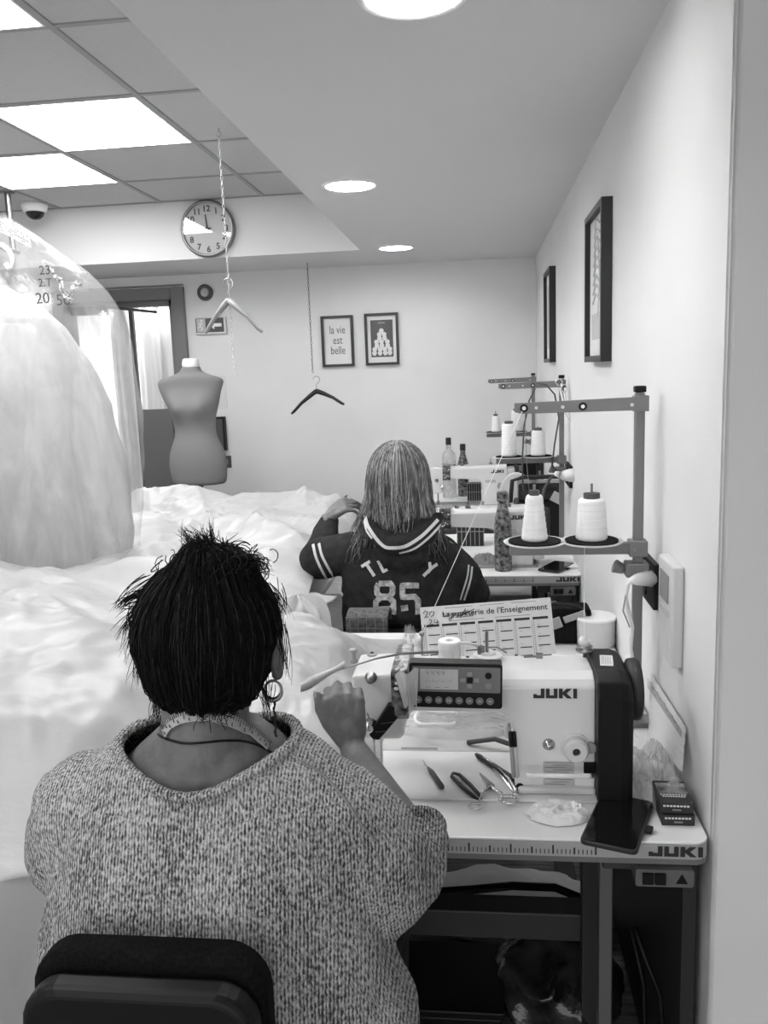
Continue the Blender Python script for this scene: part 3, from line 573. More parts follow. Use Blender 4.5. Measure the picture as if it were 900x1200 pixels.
# ================================================================ THREAD STANDS
def thread_stand(loc, lab, top=1.58):
    t = empty('thread_stand', loc, lab, 'thread stand', 'grey metal thread stands')
    x, y, z = loc; h = top - z
    MB().bb((-.011, -.011, 0), (.011, .011, h)).bb((-.04, -.03, 0), (.04, .03, .012)).build('pole', 'stand', t, bevel=.003)
    MB().bb((-.013, -.013, h + .001), (.013, .013, h + .016)).build('pole_cap', 'black', t, bevel=.003)
    a = h - .036
    MB().prism([(-.285, a + .002), (-.27, a - .003), (0, a - .003), (.016, a + .008), (.016, a + .028), (-.285, a + .022)], 0, .004, (0, -.012, 0), (1, 0, 0), (0, 0, 1)).bb((-.0145, -.0165, a - .006), (.0185, .0165, a + .03)).build('upper_arm', 'stand', t, bevel=.0015)
    for xx in (-.263, -.13): MB().lathe([(.003, 0), (.0095, 0), (.0095, .004), (.003, .004)], (xx, -.0165, a + .01), MY, 16).build('thread_eyelet', 'black', t); MB().lathe([(0, 0), (.0045, 0), (.0045, .0045), (0, .0045)], (xx, -.0165, a + .01), MY, 12).build('eyelet_bush', 'white', t)
    for xx in (-.235, -.175, -.02): MB().lathe([(0, 0), (.004, 0), (.004, .003), (0, .003)], (xx, -.0165, a + .01), MY, 10).build('bolt', 'offwhite', t)
    c = 1.205 - z
    MB().bb((-.30, -.014, c), (.0, .014, c + .026)).bb((-.022, -.02, c - .006), (.02, .02, c + .032)).build('tray_arm', 'stand', t, bevel=.003)
    MB().lathe([(0, 0), (.005, 0), (.005, .003), (0, .003)], (-.01, -.0205, c + .013), MY, 10).build('bolt', 'darksteel', t)
    MB().bb((-.03, -.025, c - .055), (.022, .02, c - .02)).tube([(-.03, 0, c - .04), (-.055, 0, c - .03)], [.012, .018], 10).build('clamp', 'stand', t, bevel=.006)
    for xx in (-.24, -.107):
        r = MB().lathe([(0, 0), (.07, 0), (.074, .004), (.072, .005), (.066, .002), (0, .002)], (xx, 0, c + .028), None, 36).build('tray', 'offwhite', t, smooth=True)
        MB().lathe([(0, 0), (.062, 0), (.062, .004), (0, .004)], (xx, 0, c + .0305), None, 36).build('felt_pad', 'felt', r)
        MB().tube([(xx, 0, c + .03), (xx, 0, c + .168)], .003, 8).build('spindle', 'darksteel', t)
    return t
thread_stand((.367, 2.0, ZT), 'nearest and largest thread stand, tall grey pole with two arms behind the near machine')
thread_stand((.377, 3.95, ZT), 'thread stand on the second table, the middle one of three', 1.588)
thread_stand((.348, 5.5, ZT), 'farthest thread stand, thin grey pole near the back wall', 1.588)
def cone(loc, r0, r1, h, lab):
    t = empty('thread_cone', loc, lab, 'thread cone', 'white cones of sewing thread')
    n = 14; pr = [(0, .0), (r0 * .9, 0), (r0, .004)]
    for k in range(1, n): z = .004 + (h - .01) * k / n; pr.append((r0 + (r1 - r0) * k / n + (.0006 if k % 2 else -.0004), z))
    pr += [(r1, h - .005), (r1 * .85, h), (r1 * .45, h), (0, h)]
    MB().lathe(pr, n=28).build('thread', 'thread', t, smooth=True)
    MB().lathe([(.0035, h - .001), (r1 * .62, h - .001), (r1 * .62, h + .012), (.0035, h + .012)], n=20).build('core', 'darkgrey', t)
    return t
zt = 1.2402
cone((.127, 2.0, zt), .031, .020, .108, 'narrow tall white thread cone, left one on the nearest stand')
cone((.26, 2.0, zt), .037, .031, .098, 'fat white thread cone, right one on the nearest stand')
cone((.137, 3.95, zt), .036, .032, .15, 'big white thread cone, left one on the middle stand')
cone((.27, 3.95, zt), .035, .029, .115, 'white thread cone, right one on the middle stand')
cone((.108, 5.5, zt), .03, .022, .1, 'small far white thread cone, left one on the farthest stand')
cone((.241, 5.5, zt), .04, .033, .13, 'far white thread cone, right one on the farthest stand')
def strand(pts, r, lab, m='white', n=6): return tag(MB().tube(pts, r, n).build('thread_strand', m, smooth=True), lab, 'thread')
strand([at(685, 640, 1.965), at(684.5, 700, 1.9), at(685, 747, 1.74)], .0007, 'fine white thread running down from the right cone to the near machine')
strand([at(612, 482, 1.98), at(562, 593, 1.9), at(495, 743, 1.745)], .0009, 'long fine thread slanting across the hoodie to the near machine post')
strand([at(615, 482, 1.985), at(617, 540, 1.99), at(620, 575, 2.0)], .0007, 'fine thread dropping from the nearest stand arm to its left cone', 'grey')
# cables hanging in loops from the middle stand
tag(MB().tube([at(627, 455, 3.9), at(620, 470, 3.88), at(614, 500, 3.86), at(612, 540, 3.86), at(613, 575, 3.86)], .004, 6).build('hanging_cable', 'darkgrey', smooth=True), 'thin dark cable hanging left of the middle stand pole', 'cable')
tag(MB().tube([at(630, 449, 3.93), at(640, 451, 3.9), at(650, 462, 3.9), at(655, 490, 3.92), at(650, 520, 3.92), at(647, 545, 3.92), at(655, 556, 3.92)], .004, 6).build('hanging_cable', 'darkgrey', smooth=True), 'looped dark cable hanging by the middle stand pole', 'cable')
t = empty('scissors', at(657, 452, 3.92), 'steel scissors hanging by their handles from the middle stand arm', 'scissors')
o = V(t.location)
rel(MB().tube([at(655 + 4 * cos(a), 448 + 4 * sin(a), 3.92) for a in [2 * pi * k / 10 for k in range(11)]], .0035, 6).tube([at(661 + 3.5 * cos(a), 455 + 4.5 * sin(a), 3.92) for a in [2 * pi * k / 10 for k in range(11)]], .0035, 6).build('handle', 'chrome', smooth=True), t)
rel(MB().tube([at(656, 454, 3.92), at(662, 478, 3.91), at(667, 494, 3.9)], [.006, .007, .002], 6).tube([at(661, 460, 3.92), at(664, 478, 3.91), at(668, 493, 3.9)], [.005, .006, .002], 6).build('blade', 'steel'), t)
# ================================================================ WHITE FABRIC AND GOWNS
def nz(x, y, z=0.): return noise.noise(V((x, y, z)))
def ridge(x, y, z=0.): return (1 - math.sqrt(nz(x, y, z) ** 2 + .006)) ** 3
def folds(x, y, s=1.):
    wx = x + .18 * nz(x * 2.2, y * 2.2, 3.) ; wy = y + .18 * nz(x * 2.1, y * 2.1, 9.)
    return s * 1.35 * (.06 * nz(wx * 2.6, wy * 2.6, 1.) + .03 * (1 - 2 * math.sqrt(nz(wx * 3.2 + wy, wy * 1.4, 22) ** 2 + .004)) * (.5 + nz(x * 1.3, y * 1.3, 31)) + .035 * ridge(wx * 3.0 + wy * 1.5, wy * 1.6 - wx, 2.) + .022 * sin(11 * wx + 7 * wy + 5 * nz(x * 1.5, y * 1.5, 4)) * max(0, .35 + nz(x * 2.3, y * 2.3, 12)) + .018 * ridge(wx * 7 - wy * 5, wy * 3 + wx * 2, 5.) * (.6 + nz(x * 2, y * 2, 8)) + .010 * ridge(wx * 12 + wy * 7, wy * 5 - wx * 3, 15.) * (.7 + nz(x * 3, y * 3, 18)) + .006 * ridge(wx * 8 - wy * 16, wy * 9 + wx * 6, 17.) + .003 * ridge(wx * 17 + wy * 6, wy * 9, 7.))
def g2(x, y, cx, cy, sx, sy): return math.exp(-((x - cx) / sx) ** 2 - ((y - cy) / sy) ** 2)
t = empty('cutting_table', (-1.9, 3.2, 0), 'large table almost buried under the white fabric, its dark frame showing by the hoodie elbow', 'table')
MB().bb((-1.35, -1.9, .77), (1.27, 1.73, .80)).build('tabletop', 'white', t, bevel=.003)
for x in (-1.25, 1.17):
    for y in (-1.8, 0, 1.65): MB().bb((x - .03, y - .03, 0), (x + .03, y + .03, .77)).build('leg', 'dark', t)
MB().bb((-1.25, -1.85, .70), (1.2, -1.8, .77)).bb((1.15, -1.85, .70), (1.2, 1.65, .77)).build('apron', 'dark', t)
def heap1(u, v):
    xr = -.60 - .05 * sin(v * 9)
    if v < .22:
        s = v / .22; z = .10 + .70 * s; x = -3.3 + (xr - .07 + 3.3) * u
        y = 1.28 + .05 * sin(x * 14 + 1.5 * nz(x * 3, 0)) * (1 - s * .6) + .03 * nz(x * 6, z * 3) - .05 * (1 - s)
        return V((x, y, z + .02 * nz(x * 4, 1) * s))
    s = (v - .22) / .78; y = 1.28 + 2.35 * s; x = -3.3 + (xr + 3.3) * u
    z = .83 + folds(x, y) + .22 * g2(x, y, -1.9, 2.1, .7, .8) + .13 * g2(x, y, -1.1, 1.9, .35, .5) + .04 * g2(x, y, -1.0, 3.1, .5, .5)
    rim = min(1, s * 9); z = .80 + (z - .80) * rim
    e = (1 - u) * 14
    if e < 1: z -= .05 * (1 - e) ** 2
    return V((x, y, max(z, .803)))
o = MB().grid(heap1, 230, 230).build('white_fabric', 'satin', smooth=True)
tag(o, 'big heap of white bridal fabric spilling off the table left of the woman', 'fabric')
def heap2(u, v):
    s = v; y = 3.5 + 1.42 * s; x = -3.1 + (2.46 + .03 * sin(9 * s)) * u
    z = .86 + folds(x + 5, y, 1.15) + .05 * g2(x, y, -1.95, 4.7, .25, .25) + .07 * g2(x, y, -1.55, 4.6, .2, .3) + .05 * g2(x, y, -.95, 4.7, .4, .4) + .02
    rim = min(1, s * 8, (1 - s) * 8, (1 - u) * 9, u * 20) ; rim = rim * (2 - rim)
    return V((x, y, .803 + (z - .803) * rim))
o = MB().grid(heap2, 230, 170).build('white_gown', 'satin', smooth=True)
tag(o, 'white satin gown lying crumpled on the far end of the table below the dress form', 'gown')
# sheet draped on the near right corner of the table, beside the hoodie elbow
def corner(u, v):
    x = -1.25 + .66 * u + .06 * v; y = 2.42 + .55 * v
    return V((x, y, .832 + .02 * ridge(x * 5, y * 7) + .05 * (1 - u) - (.02 if v < .02 else 0)))
tag(MB().grid(corner, 60, 60).build('white_cloth', 'satin', smooth=True, solid=.004), 'smooth white cloth folded at the table corner left of the hoodie elbow', 'cloth')
def veil(u, v):
    x = -1.0 + .76 * u; y = 1.62 + 1.0 * v
    h = .15 * g2(x, y, -.66, 2.25, .22, .28) + .09 * g2(x, y, -.45, 1.95, .13, .3) + .10 * g2(x, y, -.9, 1.8, .3, .3)
    e = min(1, (1 - u) * 5, v * 7, (1 - v) * 6); e = e * (2 - e)
    return V((x + .02 * nz(y * 9, x * 9), y, .786 + e * (h + .6 * folds(x * 1.3, y * 1.3 + 8) + .02)))
tag(MB().grid(veil, 130, 150).build('tulle_veil', 'satin', smooth=True), 'white veil fabric heaped on the near sewing table left of the machine', 'veil')
def puff(u, v):
    a = pi * (v * .94 + .03); p = 2 * pi * u; r = 1 + .10 * sin(p * 9 + 3 * nz(v * 3, 2)) + .1 * nz(cos(p) * 2, sin(p) * 2, v * 3)
    c = at(352, 735, 2.3); return V((c.x + .085 * r * sin(a) * cos(p), c.y + .12 * r * sin(a) * sin(p), c.z + .005 + .085 * cos(a) * r))
tag(MB().grid(puff, 90, 50).build('tulle_puff', 'tulle', smooth=True), 'see-through puff of gathered tulle standing up at the table edge beside the hoodie', 'tulle')
# veil panel held by the hand
def held(u, v):
    a = at(360, 803, 1.52); b2 = at(408, 775, 1.6); c = at(345, 880, 1.55); d_ = at(392, 868, 1.66)
    p = a.lerp(b2, u).lerp(c.lerp(d_, u), v); return p + V((0, .02 * sin(u * 12 + v * 3), .012 * nz(u * 5, v * 4)))
hp = [at(352, 806, 1.50), at(366, 799, 1.53), at(384, 789, 1.55), at(404, 779, 1.57)]; rs = []
for k in range(25):
    f = k / 24 * 3; i = min(2, int(f)); p = hp[i].lerp(hp[i + 1], f - i); w = .009 + .003 * sin(k * .25); rs.append([p + V((0, .001, w)), p + V((0, -.0015, .0)), p + V((0, .001, -w)), p + V((0, .003, 0))])
tag(MB().rings(rs).build('white_ribbon', 'satin_light', smooth=True), 'strip of white ribbon pinched in the raised hand of the seated person', 'ribbon')
# gown bags on the ceiling rail
t = empty('ceiling_rail', (-2.68, 4.84, ZG), 'metal clothes rail hung from the tile ceiling by a rod at the far left', 'clothes rail')
MB().tube([(0, 0, 0), (0, 0, -.33)], .018, 12).lathe([(0, 0), (.04, 0), (.04, -.008), (0, -.008)]).build('rod', 'darksteel', t, smooth=False)
MB().tube([(0, .05, -.33), (0, -2.2, -.33)], .014, 12).build('rail', 'darksteel', t, smooth=True)
def bag(outline, Y, th, left=-320, amp=.02, seed=0, rows=90, n=72):
    ys = [p[1] for p in outline]
    def edge(py):
        for (x0, a), (x1, b2) in zip(outline, outline[1:]):
            if py <= b2: return x0 + (x1 - x0) * (py - a) / (b2 - a)
        return outline[-1][0]
    rs = []
    for k in range(rows + 1):
        py = ys[0] + (ys[-1] - ys[0]) * k / rows; e = edge(py); R0 = at(e, py, Y); cx = min(-2.3, R0.x - .05); hw = R0.x - cx; z = R0.z; tt = th * min(1, .12 + 1.6 * math.sqrt(k / rows)); r = []
        for j in range(n):
            a = 2 * pi * j / n; w = 1 + amp * 2 * nz(cos(a) * 3 + seed, sin(a) * 3, z * 1.3) + amp * sin(a * 17 + 4 * nz(z * 2, seed)) * (.4 + k / rows) + amp * .9 * ridge(a * 3, z * 5 + a * 2, seed)
            r.append(V((cx + hw * cos(a) * (1 + (w - 1) * .6), Y + tt * sin(a) * w, z)))
        rs.append(r)
    return MB().rings(rs, cap=True)
BO = [(8, 252), (36, 272), (70, 297), (98, 318), (118, 340), (134, 364), (148, 400), (156, 440), (162, 500), (162, 560), (160, 610), (157, 645), (153, 668)]
t = empty('garment_bag', (-2.6, 3.3, 2.1), 'big clear plastic garment bag hanging at the left, filled with a ball gown', 'garment bag')
rel(bag(BO, 3.3, .34, amp=.018).build('film', 'film', smooth=True), t)
DO = [(-60, 322), (0, 333), (40, 352), (75, 384), (105, 425), (126, 475), (138, 530), (142, 580), (146, 630), (150, 690)]
tag(bag(DO, 3.3, .26, amp=.035, seed=4).build('ball_gown', 'tulle', smooth=True), 'full white tulle ball gown inside the clear garment bag', 'gown')
DI = [(-60, 380), (0, 400), (40, 430), (70, 470), (92, 520), (104, 580), (118, 640), (130, 690)]
tag(bag(DI, 3.32, .2, amp=.03, seed=9).build('gown_lining', 'sheer_cloth', smooth=True), 'pale opaque underskirt seen through the tulle of the bagged ball gown', 'gown')
# label strip and print on the bag
a, c = at(0, 262, 2.98), at(36, 281, 2.98); U = (c - a).normalized()
rel(MB().prism([(-.06, -.028), (.125, -.028), (.125, .02), (-.06, .02)], 0, .003, a + V((0, 0, 0)), U, V((0, 0, 1))).build('header_strip', 'offwhite'), t)
b = MB(); rnd = random.Random(2)
for k in range(22):
    for j in range(4):
        if rnd.random() < .62: b.box(a + U * (-.05 + k * .0078) + V((0, -.0035, -.02 + j * .009)), (.005, .001, .006))
rel(b.build('header_print', 'inkgrey'), t)
for s, px, py, sz in (('20', 42, 356, .055), ('50', 66, 358, .055), ('23:', 46, 322, .045), ('2.T', 45, 336, .04)):
    p = at(px, py, 2.965); rel(text(s, sz, p, (1, 0, 0), (0, 0, 1), 'darkgrey', name='printed_numbers'), t)
p = at(3, 305, 2.9); t2 = empty('clothes_hanger', p, 'white plastic hanger hook at the far left edge inside the garment bag', 'clothes hanger')
rel(MB().tube([at(-8, 288, 2.95), at(2, 287, 2.95), at(10, 293, 2.95), at(15, 303, 2.95), at(15, 312, 2.95), at(10, 315, 2.95), at(7, 309, 2.95)], .009, 10).build('hook', 'white', smooth=True), t2)
rel(MB().tube([at(-8, 288, 2.95), at(-30, 300, 2.95), at(-80, 330, 2.95)], .012, 10).build('shoulders', 'white', smooth=True), t2)
for k, (pts, lb) in enumerate((([(50, 306), (60, 312), (64, 322), (72, 330), (76, 345), (84, 352)], 'crumpled shiny crease tape on the garment bag, left strip'), ([(82, 345), (88, 332), (94, 335), (86, 346)], ''))):
    b = MB(); rnd = random.Random(k)
    for (x0, y0_), (x1, y1_) in zip(pts, pts[1:]):
        for q in range(3):
            p0 = at(x0 + rnd.uniform(-3, 3), y0_ + rnd.uniform(-3, 3), 2.962); p1 = at(x1 + rnd.uniform(-3, 3), y1_ + rnd.uniform(-3, 3), 2.962); b.tube([p0, (p0 + p1) / 2 + V((0, -.01, 0)), p1], .004, 4)
    rel(b.build('crinkle', 'foil'), t)
# garments beyond the doorway
t = empty('garment_rack', (-2.9, 7.2, 0), 'dark upright rack post and rail seen through the doorway', 'clothes rack')
a, c = at(152, 349, 6.55), at(178, 610, 6.55)
rel(MB().bb((a.x - .015, 6.53, 0), (a.x + .018, 6.57, a.z)).build('post', 'darkgrey', bevel=.004), t)
rel(MB().bb((a.x - 1.2, 6.535, a.z - .02), (a.x - .015, 6.565, a.z)).build('rail', 'darkgrey'), t)
def hung(px0, px1, py0, py1, Y, seed, nm, lab, m):
    A_, C_ = at(px0, py0, Y), at(px1, py0, Y); B_ = at(px0, py1, Y); cx = (A_.x + C_.x) / 2; hw = (C_.x - A_.x) / 2; rs = []
    for k in range(41):
        s = k / 40; z = A_.z + (B_.z - A_.z) * s; sh = min(1, .25 + 2.2 * math.sqrt(s)); r = []
        for j in range(60):
            a = 2 * pi * j / 60; w = 1 + .09 * sin(a * 9 + seed + 2 * nz(z * 1.5, seed)) * min(1, s * 3) + .05 * nz(a, z * 4, seed)
            r.append(V((cx + hw * sh * cos(a) * w, Y + .09 * sin(a) * w, z)))
        rs.append(r)
    o = MB().rings(rs).build(nm, m, smooth=True); return tag(o, lab, 'gown', 'bagged gowns in the next room')
hung(128, 152, 350, 640, 6.75, 1, 'hanging_gown', 'white wrapped gown left of the rack post in the doorway', 'sheer_cloth')
hung(158, 184, 356, 640, 7.1, 5, 'hanging_gown', 'white wrapped gown just right of the rack post in the doorway', 'sheer_cloth')
hung(182, 208, 352, 640, 7.2, 8, 'hanging_gown', 'white wrapped gown at the right side of the doorway', 'sheer_cloth')
for k, px in enumerate((170, 184, 198)):
    p = at(px, 362, 7.0); tag(MB().tube([p, p + V((0, 0, .05)), p + V((.02, 0, .07)), p + V((.035, 0, .05))], .004, 6).build('hanger_hook', 'darksteel', smooth=True), ('first', 'middle', 'last')[k] + ' small hanger hook from the left above the gowns in the doorway', 'hanger')
a, c = at(163, 480, 5.95), at(199, 480, 5.95)
t = empty('grey_board', ((a.x + c.x) / 2, 5.95, 0), 'plain grey upright panel standing in front of the doorway', 'panel')
MB().bb((-(c.x - a.x) / 2, -.02, 0), ((c.x - a.x) / 2 + .02, .02, a.z)).build('sheet', 'board', t, bevel=.003); MB().bb((-.11, -.12, 0), (-.07, .12, .04)).bb((.09, -.12, 0), (.13, .12, .04)).build('foot', 'dark', t)
# dress form
YF = 5.12; t = empty('dress_form', (at(232, 500, YF).x, YF, 0), 'grey cloth-covered dress form without head in front of the doorway', 'dress form')
rows = [(427, 213.5, 234, 1), (434, 213, 234.5, .95), (438, 207, 240, .9), (441, 197, 250, .8), (444.5, 186, 261, .62), (449, 184.5, 262.5, .62), (456, 187, 259.5, .72), (466, 191.5, 257.5, .9), (475, 197, 256, 1.1), (483, 200.5, 253.5, 1.13), (491, 203, 252.5, 1.0), (500, 205.5, 252, .92), (509, 206, 253, .9), (518, 203.5, 257, .95), (527, 200.5, 262, 1.0), (537, 199, 265, 1.05), (548, 199.5, 266, 1.05), (558, 202, 266, 1.02), (566, 204, 265, 1.0), (568, 207, 262, .9)]
rs = []
for py, xl, xr_, dp in rows:
    A_, C_ = at(xl, py, YF), at(xr_, py, YF); cx = (A_.x + C_.x) / 2; hw = (C_.x - A_.x) / 2; r = []
    dep = min(hw, .15) * .68 * dp if py > 436 else hw * .95
    if 441 <= py < 460: dep = .075
    for j in range(48):
        a = 2 * pi * j / 48; fx, fy = cos(a), sin(a); q = .0
        if 466 <= py <= 491 and fy < 0: q = .045 * (math.exp(-((fx + .45) / .28) ** 2) + math.exp(-((fx - .45) / .28) ** 2)) * (1 - abs(py - 477) / 16)
        r.append(V((cx + hw * math.copysign(abs(fx) ** .85, fx), YF + dep * fy - q, (A_.z + C_.z) / 2)))
    rs.append(r)
rel(MB().rings(rs).build('torso', 'form', smooth=True, sub=1), t)
p = at(223.5, 427, YF)
rel(MB().lathe([(0, -.03), (.056, -.03), (.058, .0), (.05, .03), (.04, .036), (0, .036)], p, Matrix.Diagonal((.95, .9, 1)).to_3x3(), 28).build('neck_cap', 'offwhite', smooth=True), t)
rel(MB().tube([p + V((0, -.03, .03)), p + V((.012, -.03, .036)), p + V((.024, -.03, .03))], .003, 6).build('cap_ring', 'darksteel', smooth=True), t)
p = at(235, 566, YF); rel(MB().tube([(p.x, YF, .05), (p.x, YF, p.z + .05)], .016, 12).build('pole', 'black', smooth=True), t)
b = MB().lathe([(0, 0), (.2, 0), (.2, .02), (.03, .05), (0, .05)], (p.x, YF, 0)); rel(b.build('base', 'black', smooth=False), t)
# ================================================================ THINGS ON AND ROUND THE TABLES
# year calendar card standing behind the near machine
c0, c1, c2 = at(508, 776, 2.30), at(655.5, 765, 2.30), at(645, 700, 2.34); c3 = at(492, 712, 2.34)
U = (c2 - c3); wd = U.length; U.normalize(); W_ = (c3 - c0); W_ = W_ - W_.dot(U) * U; hh = (c3 - c0).dot(W_.normalized()); W_.normalize(); O = c3 - W_ * hh
t = empty('year_calendar', (O.x, O.y, O.z), 'pale 2024 year calendar card with school stationery heading, standing tilted behind the near machine', 'calendar')
Nn = U.cross(W_)
rel(MB().prism([(.0, 0), (wd, 0), (wd, hh), (0, hh)], 0, -.003, O, U, W_).build('card', 'offwhite'), t)
b = MB(); rnd = random.Random(11)
for c in range(7):
    x0 = .008 + c * (wd - .012) / 7; w = (wd - .012) / 7 - .008
    b.prism([(x0, hh - .058), (x0 + w, hh - .058), (x0 + w, hh - .051), (x0, hh - .051)], 0, .0004, O, U, W_)
    for r in range(5):
        y_ = hh - .068 - r * .026
        if y_ < .005: break
        s_ = .006 * rnd.random()
        b.prism([(x0 + .01, y_ - .012 - s_), (x0 + w, y_ - .012 - s_), (x0 + w, y_ - .009 - s_), (x0 + .01, y_ - .009 - s_)], 0, .0004, O, U, W_)
rel(b.build('month_bars', 'dark'), t)
b = MB()
for c in range(7):
    x0 = .008 + c * (wd - .012) / 7; w = (wd - .012) / 7 - .008
    for k in range(22):
        y_ = hh - .062 - k * .0052
        if y_ < .003: break
        b.prism([(x0, y_), (x0 + .004, y_), (x0 + .004, y_ + .002), (x0, y_ + .002)], 0, .0003, O, U, W_)
        if rnd.random() < .5: b.prism([(x0 + .012, y_), (x0 + .012 + w * .4 * rnd.random(), y_), (x0 + .014, y_ + .0012), (x0 + .012, y_ + .0012)], 0, .0003, O, U, W_)
    b.prism([(x0 - .004, 0), (x0 - .003, 0), (x0 - .003, hh - .06), (x0 - .004, hh - .06)], 0, .0003, O, U, W_)
rel(b.build('day_columns', 'grey'), t)
rel(text("La papèterie de l'Enseignement", .0222, O + U * .062 + W_ * (hh - .032) + Nn * .0004, U, W_, 'ink', name='lettering', bold=.0003, wx=1.07), t)
for xx, yy, ww in ((.07, .006, .08), (.17, .006, .07), (.26, .006, .07), (.09, .043, .09), (.21, .043, .1)):
    rel(MB().prism([(xx, hh - yy), (xx + ww, hh - yy), (xx + ww, hh - yy - .0018), (xx, hh - yy - .0018)], 0, .0003, O, U, W_).build('small_print', 'inkgrey'), t)
b = MB()
def scr(pts, r=.0011):
    b.tube([O + U * x + W_ * (hh - y) + Nn * .0008 for x, y in pts], r, 4)
scr([(.008, .018), (.014, .01), (.021, .014), (.017, .024), (.01, .03), (.022, .028)]); scr([(.034, .012), (.026, .018), (.028, .028), (.037, .026), (.04, .016), (.034, .012)])
scr([(.02, .04), (.026, .036), (.031, .04), (.026, .048), (.022, .052), (.034, .05)]); scr([(.04, .036), (.038, .046), (.052, .045)]); scr([(.047, .038), (.047, .052)])
scr([(.066, .02), (.07, .03), (.078, .028), (.082, .02), (.085, .03), (.09, .022), (.088, .04), (.082, .046), (.08, .04), (.095, .028), (.1, .022), (.104, .03), (.112, .022), (.116, .03), (.124, .02), (.128, .03), (.136, .018), (.14, .03), (.152, .024)])
scr([(.13, .012), (.12, .03), (.155, .016), (.1, .036), (.15, .034)])
rel(b.build('handwriting', 'ink', smooth=True), t)
# patterned bottle, back bottles
def bottle(loc, r, h, lab, m, capm, nr=.35, nm='bottle'):
    t = empty(nm, loc, lab, 'bottle')
    MB().lathe([(0, 0), (r * .95, 0), (r, .008), (r, h * (.55 if nr >= .35 else .66)), (r * .93, h * (.64 if nr >= .35 else .73)), (r * nr * 1.25, h * .8), (r * nr * 1.15, h * .88), (0, h * .88)], n=28).build('body', m, t, smooth=True)
    MB().lathe([(0, h * .88), (r * nr * 1.3, h * .88), (r * nr * 1.3, h * .99), (r * nr, h), (0, h)], n=20).build('cap', capm, t, smooth=False)
bottle(onz(590, 668, ZT), .038, .345, 'tall dark flask with floral pattern on the second table', 'pattern', 'pattern', .5)
p = at(526.5, 560, 5.75); bottle((p.x, 5.75, ZT), .048, .41, 'clear plastic water bottle with dark cap on the farthest table', 'bottle', 'dark', .3)
p = at(543, 560, 5.8); bottle((p.x, 5.8, ZT), .038, .36, 'dark patterned bottle behind the farthest machine', 'pattern', 'dark', .4)
# black organiser bag, grey chair back, phone on second table
a, c = at(618, 580, 4.2), at(655, 672, 4.2)
t = empty('black_bag', ((a.x + c.x) / 2, 4.3, ZT), 'black open case with curved handle on the second table, behind the left near cone', 'bag')
MB().bb((-.14, -.1, 0), (.13, .1, .2)).build('body', 'black', t, bevel=.02); MB().tube([(-.16, -.09, .2), (-.15, -.09, .31), (-.1, -.09, .325), (.08, -.09, .325), (.13, -.09, .3), (.13, -.09, .2)], .011, 8).build('rim', 'dark', t, smooth=True)
MB().bb((-.12, -.07, .2), (.12, .09, .29)).build('lid', 'glossy_black_bag', t, bevel=.01); MB().box((.07, -.105, .22), (.06, .008, .05), Matrix.Rotation(.5, 3, 'Y')).build('tag', 'lightgrey', t)
MB().bb((-.14, -.107, .09), (-.1, -.1, .13)).build('white_label', 'white', t)
p = at(606, 590, 4.55); t = empty('chair', (p.x, 4.62, 0), 'pale curved chair back showing between the second and far machines', 'chair')
b = MB(); prf = [(-.10 + .2 * k / 12, .92 + .16 * math.sqrt(max(0, 1 - ((k - 6) / 6.2) ** 2))) for k in range(13)]
b.prism([(-.10, .5)] + prf + [(.10, .5)], -.02, .02); b.build('backrest', 'offwhite', t, bevel=.008); MB().bb((-.2, -.25, .42), (.2, .05, .46)).build('seat', 'offwhite', t, bevel=.01)
for x in (-.17, .17):
    for y in (-.22, .02): MB().tube([(x, y, 0), (x * .9, y, .43)], .014, 8).build('leg', 'darksteel', t, smooth=True)
t = empty('black_radio', (at(606, 556, 5.5).x, 5.52, ZT), 'black box with small screen behind the far machine', 'box')
MB().bb((-.075, -.05, 0), (.12, .08, .29)).build('case', 'black', t, bevel=.005); MB().bb((-.05, -.053, .2), (.03, -.05, .24)).build('screen', 'grey', t)
for k in range(3):
    t = empty('binder', (at(633, 560, 5.45).x + k * .035, 5.6, ZT), ('left', 'middle', 'right')[k] + ' dark upright binder of three beside the black radio', 'binder', 'binders on the far table')
    MB().bb((-.015, -.1, 0), (.015, .1, .26 - .02 * k)).build('cover', ('dark', 'darkgrey', 'dark')[k], t, bevel=.002); MB().bb((-.008, -.102, .1), (.008, -.1, .2)).build('spine_label', 'midgrey', t)
def phone(c, L, w, rot, lab, tilt=0.):
    t = empty('phone', c, lab, 'phone'); t.rotation_euler = (tilt, 0, rot)
    MB().prism(rounded(-w / 2 - .004, w / 2 + .004, -L / 2 - .004, L / 2 + .004, .011), 0, .009, (0, 0, .0), (1, 0, 0), (0, 1, 0)).build('case', 'dark', t, bevel=.002)
    MB().prism(rounded(-w / 2, w / 2, -L / 2, L / 2, .009), .0092, .0105, (0, 0, 0), (1, 0, 0), (0, 1, 0)).build('screen', 'black_gloss', t)
    MB().box((w / 2 + .010, -.005, .004), (.014, .022, .007)).build('clasp', 'black', t, bevel=.002)
    return t
pc = [onz(712, 936, ZT), onz(762, 947, ZT), onz(744, 1010, ZT + .0), onz(682, 998, ZT)]
d = (pc[0] + pc[1]) / 2 - (pc[3] + pc[2]) / 2; cc = (pc[0] + pc[1] + pc[2] + pc[3]) / 4
phone((cc.x, cc.y + .012, ZT + .002), .185, .095, math.atan2(d.y, d.x) - pi / 2, 'black phone in a dark case lying over the front edge of the near table')
p = onz(652, 666, ZT); phone((p.x, p.y + .0, ZT + .002), .17, .09, -.5, 'dark phone lying on the right end of the second table'); 
p = onz(668, 666, ZT); tag(MB().box((p.x + .02, p.y + .05, ZT + .006), (.12, .12, .008), Matrix.Rotation(.2, 3, 'Z')).build('paper_pad', 'white', bevel=.002), 'small white paper pad beside the phone on the second table', 'paper')
